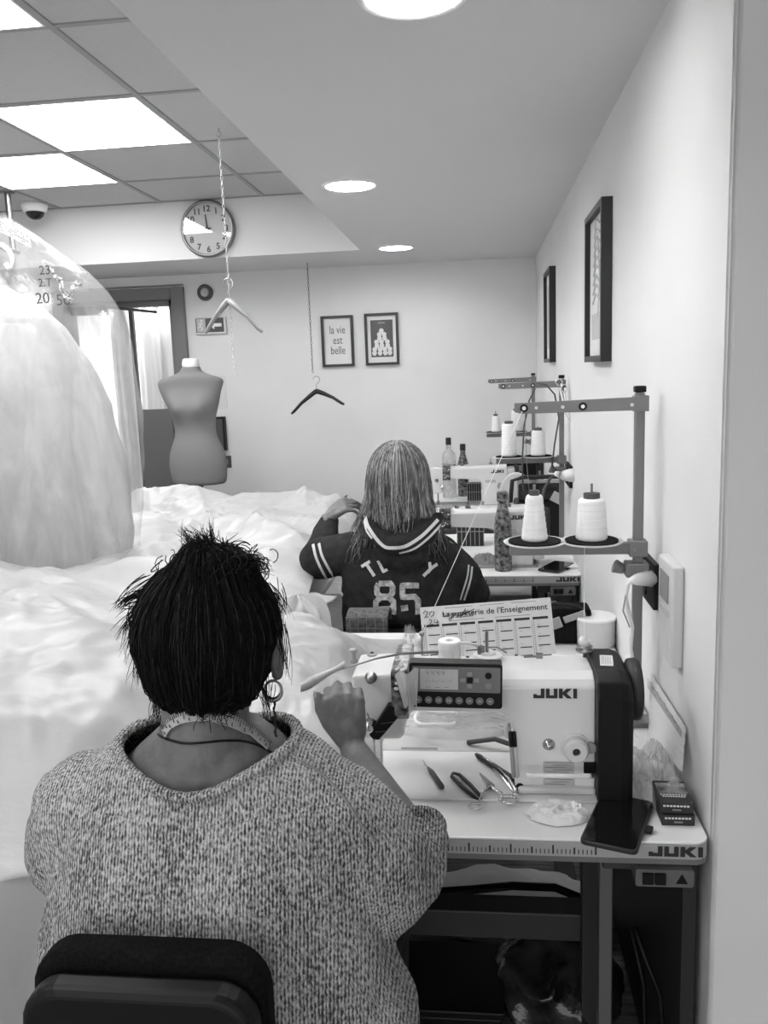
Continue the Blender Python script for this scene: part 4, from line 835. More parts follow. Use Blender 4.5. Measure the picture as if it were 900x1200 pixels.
# white bucket behind, black bag behind calendar
p = onz(714, 790, ZT)
p = at(714, 775, 2.55); t = empty('white_canister', (.352, 2.6, ZT), 'round white canister standing behind the near machine below the tray', 'canister')
MB().lathe([(0, 0), (.054, 0), (.058, .004), (.0605, .085), (0, .085)], n=40).build('body', 'offwhite', t); MB().lathe([(0, .085), (.062, .085), (.063, .088), (.061, .093), (0, .094)], n=40).build('lid', 'white', t)
t = empty('black_pouch', (at(668, 740, 2.62).x, 2.64, ZT), 'black bulky pouch with a buckle between calendar and canister', 'bag')
rel(MB().ell((0, 0, 0), (.1, .06, .06), n=24, m=14).build('body', 'black_rough', smooth=True), empty('tmp', (0, 0, 0)))
for o_ in [x for x in bpy.data.objects if x.name.startswith('tmp')]:
    ch = o_.children[0]; bpy.data.objects.remove(ch); bpy.data.objects.remove(o_)
b = MB(); b.bb((-.12, -.05, 0), (.065, .05, .11)); o = solidify_blob(b, 'body', 'black_rough', None, .006, 14, .6); o.data.transform(Matrix.Translation((0, 0, .004))); o.parent = t
MB().tube([(-.11, -.03, .1), (-.05, -.05, .135), (.02, -.05, .125), (.07, -.04, .08)], .006, 8).build('handle', 'black', t, smooth=True)
MB().box((.01, -.058, .095), (.07, .006, .022), Matrix.Rotation(-.35, 3, 'Y')).box((-.045, -.06, .075), (.03, .008, .035), Matrix.Rotation(-.35, 3, 'Y')).build('buckle_strap', 'midgrey', t, bevel=.003)
# paper pattern and tissue against the wall at the right end of the near table
def sheet(cs, nm, lab, cat, m, amp=.003, n=24, z=8.):
    a, b_, c, d = cs
    def fn(u, v): p = a.lerp(b_, u).lerp(d.lerp(c, u), v); return p + V((-abs(amp * nz(u * z, v * z, 4)) - amp * .6 * ridge(u * z * .7, v * z * .7), 0, amp * nz(u * z, v * z, 1)))
    return tag(MB().grid(fn, n, n).build(nm, m, smooth=True), lab, cat)
pp = [onx(763, 788, XR - .004), onx(804, 852, XR - .006), onx(800, 905, XR - .03), onx(760, 862, XR - .03)]
o = sheet(pp, 'paper_pattern', 'sheet of printed pattern paper leaning on the right wall behind the cigarette boxes', 'paper', 'paper', .002)
b = MB()
for k in range(4): b.tube([pp[0].lerp(pp[3], .1 + k * .04) + V((-.008, 0, 0)), pp[1].lerp(pp[2], .1 + k * .04) + V((-.008, 0, 0))], .0006, 4)
for k in range(12):
    q = pp[0].lerp(pp[1], .15 + .07 * k).lerp(pp[3].lerp(pp[2], .15 + .07 * k), .06 + .05 * (k % 3)); b.tube([q + V((-.009, 0, 0)), q + V((-.009, .01, -.002))], .001, 4)
k_ = b.build('pattern_lines', 'inkgrey'); k_.parent = o
def crumple(c, sx, sy, h, nm, lab, cat, m, seed, n=60, rnd_=.0):
    def fn(u, v):
        x, y = (u * 2 - 1), (v * 2 - 1); r = math.sqrt(x * x + y * y) ; f = max(0, 1 - r ** 3)
        q = max(abs(x), abs(y)) / max(r, 1e-6) if r > 0 else 1; x2, y2 = x / max(q, 1e-6) * 1. if r else 0, y / max(q, 1e-6) if r else 0
        x2, y2 = x * (1 - .3 * y * y), y * (1 - .3 * x * x); e = max(0, 1 - max(abs(x), abs(y)) ** 4)
        return V((c[0] + sx * x2 * (1 + .15 * nz(y * 2, seed)), c[1] + sy * y2 * (1 + .15 * nz(x * 2, seed, 2)), c[2] + .0015 + e * h * (.35 + .5 * nz(x * 1.5, y * 1.5, seed) + .45 * ridge(x * 3, y * 3, seed) + .15 * ridge(x * 7, y * 7, seed))))
    return tag(MB().grid(fn, n, n).build(nm, m, smooth=True), lab, cat)
crumple((.355, 1.70, ZT), .052, .14, .07, 'tissue_wrap', 'crumpled pale tissue wrapping on the table right of the near machine handwheel', 'tissue', 'tulle_fine', 3.)
crumple((.335, 1.95, ZT), .06, .12, .11, 'plastic_wrap', 'clear crinkled plastic wrapping behind the near handwheel', 'wrapping', 'film', 7.)
p = onz(655, 958, ZT); crumple((p.x, p.y + .005, ZT), .06, .04, .030, 'white_scrap', 'white cloth scrap lying on the table in front of the machine left of the phone', 'cloth', 'white_rough', 12.)
p = onz(520, 862, ZT); crumple((p.x + .02, p.y + .05, ZT), .17, .085, .035, 'plastic_sleeve', 'clear plastic packet lying under the machine arm', 'plastic', 'film', 21.)
p = at(540, 835, 2.0); o = crumple((p.x, 2.02, ZT), .13, .035, .085, 'white_ruffle', 'white ruffled trim lying behind the machine arm', 'trim', 'satin_light', 31.)
p = onz(512, 865, ZT); tag(MB().tube([(p.x + .05 * cos(a) - .0, p.y + .045 * sin(a), ZT + .05 + .004 * sin(3 * a)) for a in [pi * 1.7 * k / 20 + .5 for k in range(21)]], .0055, 8).build('string_loop', 'white', smooth=True), 'thick white cord looped on the plastic packet under the arm', 'cord')
a, c = onz(470, 879, ZT), onz(513, 881, ZT); tag(MB().bb((a.x, a.y - .004, ZT + .0005), (c.x, a.y + .006, ZT + .005)).build('small_ruler', 'grey', bevel=.001), 'short grey ruler lying at the rear edge of the machine bed', 'ruler')
p = at(605, 852, 1.95); crumple((p.x, 1.93, ZT), .035, .05, .06, 'fabric_roll', 'white rolled cloth behind the machine column', 'cloth', 'satin', 41.)
tag(MB().tube([onz(548, 870, ZT + .01), onz(580, 866, ZT + .03), onz(600, 873, ZT + .02)], .006, 8).build('dark_strap', 'darkgrey', smooth=True), 'dark strap poking out behind the machine column', 'strap')
# tulle scrap and pin band on the machine arm
def scrap(u, v):
    a, b_ = at(463, 789, 1.605), at(491, 783, 1.605); c, d_ = at(474, 828, 1.60), at(489, 829, 1.60)
    p = a.lerp(b_, u).lerp(c.lerp(d_, u), v); return p + V((0, -.008 * sin(u * 14) * (v + .3) - .006, .004 * sin(u * 9)))
tag(MB().grid(scrap, 30, 30).build('tulle_scrap', 'tulle', smooth=True), 'gathered tulle scrap hanging on the machine head at the left of the panel', 'tulle')
t = empty('pin_band', (at(470, 775, 1.7).x, 1.71, 1.0), 'dark patterned cloth band full of white-headed pins round the machine arm', 'pin cushion')
b = MB(); x0 = -.188; b.rings([[V((x0 + dx + .018 * cos(a) * 0, 1.715 + .083 * cos(a) * (1.0), .995 + .062 * sin(a))) for a in [2 * pi * k / 32 for k in range(32)]] for dx in (0, .032)], cap=True); 
b = MB(); pr = rounded(1.626, 1.806, .945, 1.047, .012)
b.rings([[V((x0, y, z)) for y, z in pr], [V((x0 + .012, y, z)) for y, z in rounded(1.624, 1.808, .943, 1.049, .012)], [V((x0 + .034, y, z)) for y, z in rounded(1.624, 1.808, .943, 1.049, .012)]]); rel(b.build('band', 'pattern', bevel=.002), t)
rnd = random.Random(8)
for k in range(16):
    c = V((x0 + .018 + rnd.uniform(-.012, .014), 1.66 + rnd.uniform(-.03, .03), 1.05)); c = V((c.x, 1.624 if k % 2 else c.y, 1.03 + rnd.uniform(-.02, .01) if k % 2 else 1.05)); rel(MB().ell(c, (.0032, .0032, .0032), n=8, m=6).build('pin_head', 'white', smooth=True), t)
crumple((at(487, 757, 1.9).x, 1.86, .985), .035, .05, .09, 'clear_wrap', 'clear plastic wrap sticking up behind the pin band', 'plastic', 'film', 55., 30)
# tools on the bed
def tool(nm, pts, r, m, lab, cat, z=ZT + .009, n=8): return tag(MB().tube([onz(px, py, z) for px, py in pts], r, n).build(nm, m, smooth=True), lab, cat)
t = empty('seam_ripper', onz(508, 908, ZT + .008), 'small dark-handled seam ripper, leftmost tool on the machine bed', 'seam ripper')
rel(MB().tube([onz(502, 900, ZT + .01), onz(506, 905, ZT + .011), onz(518, 922, ZT + .011), onz(519.5, 924, ZT + .01)], [.003, .006, .0055, .002], 10).build('handle', 'darkgrey', smooth=True), t)
rel(MB().tube([onz(495.5, 891, ZT + .009), onz(502, 900, ZT + .01)], [.0008, .0016], 6).tube([onz(497, 896, ZT + .01), onz(500, 897, ZT + .01)], .0008, 5).build('fork', 'steel', smooth=True), t)
t = empty('thread_snips', onz(546, 922, ZT + .008), 'black thread snips lying between the seam ripper and the scissors', 'snips')
a, c = onz(531, 906, ZT + .012), onz(563, 937, ZT + .012); d = (c - a).normalized(); s = V((-d.y, d.x, 0)); L = (c - a).length
for sg, nm in ((1, 'blade_arm'), (-1, 'blade_arm')):
    rel(MB().tube([a + s * .001 * sg, a + d * .012 + s * .009 * sg, a + d * L * .5 + s * .0095 * sg, a + d * L * .85 + s * .007 * sg, a + d * L + s * .003 * sg], [.003, .004, .0043, .004, .0015], 8).build(nm, 'black', smooth=True), t)
rel(MB().tube([a + d * .03 + s * .006, a + d * .045, a + d * .04 - s * .006], .0014, 6).build('spring', 'steel', smooth=True), t)
t = empty('scissors', onz(580, 925, ZT + .01), 'steel scissors with ring handles lying beside the machine column', 'scissors')
piv = onz(575, 922, ZT + .013)
def ringp(px, py, rx, ry, r, z=ZT + .012):
    c = onz(px, py, z); return MB().tube([c + V((rx * cos(a), ry * sin(a), 0)) for a in [2 * pi * k / 20 for k in range(21)]], r, 8)
rel(MB().prism([(0, -.009), (.058, -.001), (.062, 0), (.058, .002), (0, .009)], 0, .003, piv, (onz(554, 897, ZT) - onz(575, 922, ZT)).normalized(), V((0, 0, 1)).cross((onz(554, 897, ZT) - onz(575, 922, ZT)).normalized())).build('blade', 'darksteel'), t)
b = ringp(556.5, 945, .012, .011, .0026); b.tube([onz(562, 938, ZT + .012), onz(566, 927, ZT + .013), piv], [.003, .0035, .004], 8); rel(b.build('handle', 'steel', smooth=True), t)
b = ringp(596, 937, .016, .014, .0045, ZT + .014); b.tube([onz(588, 930, ZT + .013), onz(580, 926, ZT + .013), piv], [.004, .0045, .004], 8); rel(b.build('handle', 'chrome', smooth=True), t)
rel(MB().lathe([(0, 0), (.004, 0), (.004, .003), (0, .003)], piv, None, 12).build('pivot', 'darksteel'), t)
t = empty('tweezers', onz(598, 925, ZT + .01), 'shiny tweezers lying across the scissors', 'tweezers')
for dx in (0, 6): rel(MB().tube([onz(578 + dx, 900, ZT + .022), onz(590 + dx, 912, ZT + .024), onz(600 + dx * .7, 926, ZT + .022), onz(605, 934, ZT + .02)], [.001, .0028, .003, .0025], 6).build('arm', 'chrome', smooth=True), t)
t = empty('marker_pen', onz(585, 905, ZT + .02), 'dark pen lying diagonally with its shiny clip over the scissors', 'pen')
rel(MB().tube([onz(558, 884, ZT + .012), onz(562, 887, ZT + .012), onz(598, 911, ZT + .016), onz(611, 923, ZT + .016)], [.0038, .0065, .0075, .007], 10).build('barrel', 'black', smooth=True), t)
rel(MB().tube([onz(566, 887, ZT + .019), onz(577, 894, ZT + .02)], [.0014, .002], 6).tube([onz(562, 887, ZT + .0125), onz(566, 890, ZT + .0125)], .0053, 10).build('clip', 'chrome', smooth=True), t)
rel(MB().tube([onz(603, 912, ZT + .009), onz(613, 924, ZT + .009)], [.011, .013], 10).build('cap', 'black', smooth=True), t)
for k, (x0, m, lab) in enumerate(((598, 'midgrey', 'slim pen with black top standing against the machine column, left of the pair'), (602.5, 'lightgrey', 'slim pen standing against the machine column, right of the pair'))):
    t = empty('pen', (at(x0 + 2, 912, 1.615).x, 1.615, ZT + .012), lab, 'pen', 'pens standing by the column')
    a, c = at(x0, 862, 1.612), at(x0 + 4, 912, 1.612); e = a.lerp(c, .25)
    rel(MB().tube([c, c + V((0, 0, .004)), e], [.002, .0042, .0042], 10).build('barrel', m, smooth=True), t); rel(MB().tube([e, a + V((0, 0, .008))], [.0046, .0042], 10).build('cap', 'black', smooth=True), t)
# bent metal rod between hand and the winder
tag(MB().tube([at(402, 784, 1.56), at(440, 772, 1.60), at(470, 766, 1.65), at(500, 764.5, 1.70), at(514, 764, 1.70)], [.0014, .002, .0028, .003, .003], 8).build('bent_rod', 'darksteel', smooth=True), 'thin bent metal rod reaching from the raised hand to the thread bobbin', 'rod')
# cigarette boxes
def pack(c, rot, lab):
    t = empty('cigarette_pack', c, lab, 'cigarette pack', 'cigarette packs stacked by the wall'); t.rotation_euler = (0, 0, rot)
    MB().bb((-.0305, -.0425, 0), (.0305, .0475, .021)).build('box', 'dark', t, bevel=.0012)
    MB().bb((-.028, -.005, .0211), (.028, .036, .0218)).build('warning_photo', 'photo_print', t)
    b = MB()
    for r, w in ((-.012, .05), (-.019, .044)):
        for k in range(9): b.bb((-w / 2 + k * w / 9, r, .0212), (-w / 2 + (k + .72) * w / 9, r + .0038, .0217))
    for k in range(8): b.bb((-.025 + k * .0062, -.0431, .0135), (-.0205 + k * .0062, -.0426, .017))
    b.build('warning_print', 'offwhite', t); MB().bb((-.008, -.0432, .006), (.008, -.0427, .009)).build('brand_mark', 'grey', t)
    return t
p = onz(795, 968, ZT); pack((p.x, p.y + .043, ZT), .0, 'dark cigarette pack, the lower of two stacked at the near table end')
pack((p.x - .001, p.y + .048, ZT + .0222), -.03, 'dark cigarette pack with photo warning, the upper of the two stacked')
# clutter behind the far machines
for (px, py, Y, w, h, lab) in ((552, 655, 4.15, .13, .15, 'dark wire basket behind the machine on the second table'), (556, 588, 5.6, .09, .12, 'small dark wire basket under the arm of the farthest machine')):
    p = at(px, py, Y); t = empty('wire_basket', (p.x, Y, ZT), lab, 'basket')
    MB().bb((-w / 2, -.04, 0), (w / 2, .05, h * .96)).build('lining', 'dark', t, bevel=.006); b = MB()
    for k in range(7): x = -w / 2 + w * k / 6; b.tube([(x, -.044, 0), (x, -.044, h)], .002, 5)
    for k in range(3): b.tube([(-w / 2, -.044, h * k / 2), (w / 2, -.044, h * k / 2)], .002, 5)
    b.build('wires', 'midgrey', t)
p = onz(573, 662, ZT); crumple((p.x - .02, 3.72, ZT + .008), .06, .04, .05, 'white_scrap', 'white fabric bundle under the arm of the machine on the second table', 'cloth', 'satin', 61., 40)
for (x, Y, lab) in ((.225 - .40, 3.66, 'dark patterned pin band on the machine of the second table'), (.17 - .40, 5.33, 'dark patterned pin band on the farthest machine')):
    t = empty('pin_band', (x, Y, ZT + .2), lab, 'pin cushion'); pr = rounded(-.004, .129, -.03, .066, .01)
    MB().rings([[V((-.005, y, z)) for y, z in pr], [V((.045, y, z)) for y, z in pr]]).build('band', 'pattern', t, bevel=.002)
    b = MB(); rnd = random.Random(4)
    for k in range(9): b.ell((rnd.uniform(0, .04), -.006, rnd.uniform(-.02, .055)), (.003, .003, .003), n=8, m=5)
    b.build('pin_heads', 'white', t)
# ---- under the near table
t = empty('white_sack', (.02, 2.35, 0), 'pale crumpled sack under the near table behind the crossbar', 'bag')
zs = at(620, 1046, 2.35).z; b = MB(); b.ell((.04, 0, zs / 2), (.30, .17, zs / 2)); o = solidify_blob(b, 'body', 'offwhite', None, .012, 2)
for v in o.data.vertices: v.co += v.co.normalized() * .03 * ridge(v.co.x * 9, v.co.z * 9, v.co.y * 7); v.co.z = max(v.co.z, 0)
o.parent = t
hp = [at(500, 1046, 2.0), at(548, 1043, 2.0), at(600, 1038, 2.05), at(650, 1040, 2.08), at(680, 1052, 2.08), at(692, 1072, 2.08), at(692, 1120, 2.08), at(690, 1200, 2.08), at(688, 1260, 2.08)]
hp = [p if p.z > .015 else V((p.x, p.y, .015)) for p in hp]
t = empty('tubular_frame', (hp[2].x, 2.1, 0), 'black bent tube frame arching under the near table', 'frame')
rel(MB().tube(hp, .011, 10).build('arch_tube', 'black_gloss', smooth=True), t); rel(MB().tube([hp[0], hp[0] + V((-.12, .02, -.01)), V((hp[0].x - .16, 2.1, .3)), V((hp[0].x - .17, 2.1, .015))], .011, 10).build('side_tube', 'black_gloss', smooth=True), t)
t = empty('black_plastic_bag', (.17, 1.95, 0), 'shiny black plastic bag on the floor beside the table leg', 'bag')
b = MB(); b.ell((0, 0, .09), (.15, .14, .11)).ell((.03, 0, .18), (.06, .05, .05)); o = solidify_blob(b, 'body', 'glossy_black_bag', None, .01, 2)
for v in o.data.vertices: v.co += V((v.co.x, v.co.y, v.co.z - .09)).normalized() * .035 * ridge(v.co.x * 12, v.co.z * 12, v.co.y * 12); v.co.z = max(v.co.z, 0)
o.parent = t
t = empty('black_box', (-.10, 1.9, 0), 'matt black box on the floor under the near table', 'box')
MB().bb((-.12, -.12, 0), (.13, .12, .13)).build('body', 'black', t, bevel=.006); MB().bb((-.125, -.125, .13), (.135, .125, .15)).build('lid', 'black', t, bevel=.004)
tag(MB().tube([(.30, 1.62, .5), (.32, 1.6, .44), (.345, 1.58, .38), (.355, 1.57, .25), (.35, 1.57, .1), (.34, 1.57, .01)], .005, 8).build('power_cable', 'black', smooth=True), 'black cable hanging at the right side panel under the near table', 'cable')
tag(MB().tube([(.30, 1.66, .47), (.325, 1.64, .35), (.325, 1.62, .25), (.30, 1.62, .12), (.29, 1.62, .01)], .0045, 8).build('power_cable', 'black', smooth=True), 'thinner black cable just left of the side panel cable', 'cable')
# ================================================================ PEOPLE
def hand(mb, Wp, D, N, Sd, curl=(.9, 1.1, .7), s=1., spread=0., thumb=(.7, .55, -.25), nails=None):
    """palm, four fingers of different length and a thumb; D towards the fingers, N out of the back of the hand, Sd towards the thumb"""
    D = D.normalized(); N = (N - N.dot(D) * D).normalized(); Sd2 = D.cross(N).normalized(); Sd2 = Sd2 if Sd2.dot(Sd) > 0 else -Sd2
    mb.cap(Wp - D * .01 * s, Wp + D * .03 * s, .022 * s, .021 * s)
    for off, kl, r, fl in ((.031, .086, .0098, (.043, .027, .021)), (.0105, .091, .0098, (.047, .030, .022)), (-.0105, .087, .0092, (.043, .028, .021)), (-.030, .078, .0082, (.034, .021, .018))):
        k0 = Wp + Sd2 * off * .5 * s + D * .02 * s; K = Wp + D * kl * s + Sd2 * off * s
        mb.cap(k0, K, .0165 * s, (r + .0022) * s, 12)
        p = K; a = 0; d = D + Sd2 * spread * off * 20; d.normalize(); prev = r * 1.05
        for j in range(3):
            a += curl[j]; q = p + (d * cos(a) - N * sin(a)) * fl[j] * s; nr = r * (.97, .9, .78)[j]; mb.cap(p, q, prev * s, nr * s, 12); prev = nr; 
            if j == 2 and nails is not None: nails.append((q, (d * cos(a) - N * sin(a)).normalized(), (N * cos(a) + d * sin(a)).normalized(), r * s))
            p = q
    b0 = Wp + D * .012 * s + Sd2 * .016 * s; td = (D * thumb[0] + Sd2 * thumb[1] + N * thumb[2]).normalized(); p1 = b0 + td * .042 * s
    t2 = (td + D * .45 - Sd2 * .15 - N * .2).normalized(); p2 = p1 + t2 * .033 * s; t3 = (t2 - Sd2 * .3 + D * .1).normalized(); p3 = p2 + t3 * .025 * s
    mb.cap(b0, p1, .017 * s, .0125 * s, 12); mb.cap(p1, p2, .0125 * s, .0112 * s, 12); mb.cap(p2, p3, .0112 * s, .0085 * s, 12)
    if nails is not None: nails.append((p3, t3, (N * .5 + Sd2 * .6).normalized(), .0098 * s))
def head(mb, c, s=1., f=V((0, 1, 0))):
    """skull, jaw, brow, nose, lips, chin and ears, facing +Y"""
    mb.ell(c, (.083 * s, .100 * s, .112 * s)); mb.ell(c + V((0, .03, -.055)) * s, (.062 * s, .07 * s, .062 * s)); mb.ell(c + V((0, .075, -.098)) * s, (.024 * s, .022 * s, .018 * s))
    mb.cap(c + V((0, .098, .005)) * s, c + V((0, .118, -.03)) * s, .008 * s, .0125 * s); mb.ell(c + V((0, .094, -.062)) * s, (.024 * s, .014 * s, .008 * s))
    for x in (-1, 1):
        mb.ell(c + V((.034 * x, .082, .026)) * s, (.024 * s, .014 * s, .008 * s)); mb.ell(c + V((.05 * x, .066, -.03)) * s, (.022 * s, .02 * s, .02 * s))
        mb.ell(c + V((.089 * x, .0, -.02)) * s, (.010 * s, .018 * s, .031 * s)); mb.ell(c + V((.088 * x, .004, -.046)) * s, (.008 * s, .010 * s, .010 * s))
def face_bits(root, c, s=1.):
    for x in (-1, 1):
        rel(MB().ell(c + V((.032 * x, .088, .006)) * s, (.013 * s, .010 * s, .0075 * s)).build('eye', 'offwhite', smooth=True), root); rel(MB().ell(c + V((.032 * x, .0965, .006)) * s, (.0055 * s, .004 * s, .0055 * s)).build('iris', 'dark', smooth=True), root)
    rel(MB().tube([c + V((-.022, .104, -.062)) * s, c + V((0, .109, -.060)) * s, c + V((.022, .104, -.062)) * s], [.002, .005, .002], 8).build('lips', 'skin_light', smooth=True), root)
def rings_xy(rows, n=48, p=.85):
    return [[V((cx + rx * math.copysign(abs(cos(2 * pi * j / n)) ** p, cos(2 * pi * j / n)), cy + ry * math.copysign(abs(sin(2 * pi * j / n)) ** p, sin(2 * pi * j / n)), z)) for j in range(n)] for cx, rx, cy, ry, z in rows]
def on(tree, px, py, off=.002):
    h, nn, i, d = tree.ray_cast(EYE, ray(px, py))
    return (h + nn * off, nn) if h else (None, None)
def smoothpath(pts, m=6):
    out = []
    for k in range(len(pts) - 1):
        p0, p1, p2, p3 = pts[max(k - 1, 0)], pts[k], pts[k + 1], pts[min(k + 2, len(pts) - 1)]
        for j in range(m):
            t = j / m; out.append(tuple(.5 * ((2 * b_) + (-a_ + c_) * t + (2 * a_ - 5 * b_ + 4 * c_ - d_) * t * t + (-a_ + 3 * b_ - 3 * c_ + d_) * t ** 3) for a_, b_, c_, d_ in zip(p0, p1, p2, p3)))
    return out + [tuple(pts[-1])]
def band_on(tree, pts, w, name, m, root, off=.0015, th=.0016, mb=None):
    """a ribbon laid on a surface along a line; real thickness"""
    P, NN = [], []
    for px, py in pts:
        h, nn = on(tree, px, py, off)
        if h: P.append(h); NN.append(nn)
    if len(P) < 2: return None
    b = mb or MB(); rs = []
    for k, p in enumerate(P):
        d = (P[min(k + 1, len(P) - 1)] - P[max(k - 1, 0)]).normalized(); s = d.cross(NN[k]).normalized() * w / 2; n = NN[k] * th
        rs.append([p - s - n, p + s - n, p + s + n * .6, p - s + n * .6])
    b.rings(rs)
    if mb: return None
    return rel(b.build(name, m), root)
# ---------------------------------------------------------------- seated woman in the knitted jumper
w1 = empty('person', (-.40, 1.12, 0), 'seated person from behind in a speckled knitted jumper, dark messy bun, hand raised', 'person')
HC = at(246, 742, 1.155)          # centre of the head
b = MB()
rows = [(-.40, .20, 1.14, .15, .46), (-.40, .21, 1.14, .155, .60), (-.41, .20, 1.14, .145, .8), (-.41, .195, 1.14, .13, .95), (-.408, .175, 1.14, .110, 1.03), (-.405, .145, 1.14, .096, 1.082), (-.403, .108, 1.14, .082, 1.115), (-.402, .075, 1.135, .066, 1.145)]
b.rings(rings_xy(rows)); b.tube([(-.402, 1.125, 1.06), (-.403, 1.12, 1.15), (-.403, 1.14, 1.215), (HC.x, HC.y, HC.z - .02)], [.085, .064, .062, .07], 20)
for x in (-1, 1): b.cap((-.403 + .03 * x, 1.125, 1.13), (-.403 + .12 * x, 1.14, 1.05), .043, .036)
head(b, HC, 1.06)
WR = at(415, 880, 1.45); EL = V((-.108, 1.24, .868)); b.chain([V((-.225, 1.14, .985)), EL, EL.lerp(WR, .35), WR], [.055, .046, .043, .0265])
nails = []; KD = at(399, 800, 1.50) - WR
hand(b, WR + KD.normalized() * .012, KD, V((.10, -1, .25)), V((-1, 0, 0)), (.95, 1.0, .7), .98, 0, (.95, .62, .05), nails)
WL = V((-.44, 1.545, .835)); EL2 = V((-.60, 1.34, .83)); b.chain([V((-.59, 1.14, .985)), EL2, WL], [.055, .044, .026])
hand(b, WL, V((.4, 1, -.05)), V((0, .05, 1)), V((1, 0, 0)), (.3, .4, .3), .98)
body1 = solidify_blob(b, 'body', 'skin', None, .0038, 7, .5); T1 = bvh(body1); rel(body1, w1)
for q, d, n, r in nails:
    M3 = Matrix((d.cross(n).normalized(), d, n)).transposed(); rel(MB().ell(q + n * r * .62 + d * r * .2, (r * .62, r * .85, r * .22), M3, 10, 6).build('fingernail', 'nail', smooth=True), w1)
face_bits(w1, HC, 1.06)
# jumper
b = MB()
rows = [(-.40, .262, 1.13, .185, .50), (-.402, .285, 1.13, .19, .60), (-.398, .292, 1.13, .19, .69), (-.415, .262, 1.13, .178, .80), (-.42, .245, 1.135, .165, .90), (-.412, .24, 1.14, .15, .98), (-.408, .228, 1.14, .128, 1.05), (-.405, .178, 1.14, .108, 1.10), (-.403, .125, 1.14, .09, 1.132), (-.402, .08, 1.14, .07, 1.15)]
b.rings(rings_xy(rows, p=.9))
b.chain([V((-.595, 1.14, 1.01)), V((-.645, 1.17, .93)), V((-.635, 1.27, .85)), V((-.59, 1.36, .825))], [.088, .086, .07, .052])
b.chain([V((-.235, 1.135, 1.01)), V((-.188, 1.16, .94)), V((-.165, 1.19, .875)), V((-.137, 1.225, .872)), V((-.122, 1.275, .885))], [.085, .092, .088, .074, .058])
b.ell((-.185, 1.19, .83), (.07, .075, .07)); b.ell((-.17, 1.10, .67), (.07, .11, .10))
CX, CY, RX, RY = -.405, 1.135, .132, .108
# take away the arm opening and neck opening
def keepj(p):
    if p.z > 1.03 and ((p.x - CX) / RX) ** 2 + ((p.y - CY) / RY) ** 2 < 1: return False
    q = p - V((-.122, 1.275, .885)); dd = V((-.026, .065, .023)).normalized()
    if q.dot(dd) > .012 and q.length < .07: return False
    q = p - V((-.59, 1.36, .825))
    if q.dot(V((.035, .09, -.02)).normalized()) > .02 and q.length < .07: return False
    return p.z > .505
jum = solidify_blob(b, 'knitted_jumper', 'knit', None, .0055, 9, .55)
for v in jum.data.vertices:   # soft folds
    c = v.co; k = .012 * nz(c.x * 9, c.z * 4, c.y * 5) + .006 * ridge(c.x * 14 + c.z * 6, c.z * 6, c.y * 7); d = V((c.x + .4, (c.y - 1.13) * 1.3, 0)); 
    if d.length > .05 and c.z < 1.06: v.co += d.normalized() * k
jum.data.update(); TJ0 = bvh(jum)
bm = bmesh.new(); bm.from_mesh(jum.data); bmesh.ops.delete(bm, geom=[f for f in bm.faces if not keepj(f.calc_center_median())], context='FACES'); bm.to_mesh(jum.data); bm.free(); rel(jum, w1)
loop = []
for k in range(72):
    a = 2 * pi * k / 72; h, nn, i, d = TJ0.ray_cast(V((CX + RX * cos(a), CY + RY * sin(a), 1.6)), V((0, 0, -1))); loop.append(h)
zz = [p.z for p in loop]; loop = [V((p.x, p.y, sum(zz[(k + j) % 72] for j in (-2, -1, 0, 1, 2)) / 5 + .001)) for k, p in enumerate(loop)]
b = MB(); rs = []
for k in range(73):
    p = loop[k % 72]; d = (loop[(k + 1) % 72] - loop[(k - 1) % 72]).normalized(); u = V((0, 0, 1)); u = (u - u.dot(d) * d).normalized(); w = d.cross(u); q = 1 + .12 * (k % 2)
    rs.append([p + (u * .0065 * cos(2 * pi * j / 10) * q + w * .0085 * sin(2 * pi * j / 10) * q) for j in range(10)])
b.rings(rs, cap=False); o = rel(b.build('collar_rib', 'knit', smooth=True), w1)
cu = MB(); c0 = V((-.122, 1.275, .885)); dd = V((-.026, .065, .023)).normalized(); u = dd.orthogonal().normalized(); w = dd.cross(u)
cu.tube([c0 + dd * .012 + (u * cos(a) + w * sin(a)) * .0575 for a in [2 * pi * k / 28 for k in range(29)]], .0075, 8, cap=False); rel(cu.build('sleeve_cuff', 'knit', smooth=True), w1)
def on_(tree, pts, off): return [q for q in (on(tree, px, py, off)[0] for px, py in pts) if q]
TJ = TJ0
pth = on_(TJ, smoothpath([(352, 893), (372, 903), (392, 922), (410, 945), (425, 968), (440, 985)]), .0005)
rel(MB().tube(pth, .0022, 6).build('shoulder_seam', 'grey', smooth=True), w1)
# tape measure, neck cord, braided cord, earrings
tp = smoothpath([(194, 858), (203, 846), (220, 839), (245, 838), (270, 845), (290, 856), (305, 868), (314, 876)])
band_on(T1, tp, .0165, 'tape_measure', 'tape', w1, .004, .001)
bt = MB(); pp_ = [(q, n) for q, n in (on(T1, px, py, .0062) for px, py in smoothpath(tp[::6], 8)) if q]
for k in range(2, len(pp_) - 1):
    p, n = pp_[k]; d = (pp_[k + 1][0] - pp_[k - 1][0]).normalized(); s = d.cross(n).normalized(); L = .006 if k % 5 else .011
    bt.tube([p - s * .0078, p - s * (.0078 - L)], .0006, 4)
    if k % 5 == 2: bt.tube([p + s * .002, p + s * .006, p + s * .006 + d * .002], .0007, 4)
rel(bt.build('tape_marks', 'ink'), w1)
cp_ = on_(T1, smoothpath([(186, 861), (200, 867), (218, 871), (240, 870), (262, 868), (284, 869), (302, 874), (321, 884)]), .0015)
if len(cp_) > 2: rel(MB().tube(cp_, .0017, 6).build('neck_cord', 'black', smooth=True), w1)
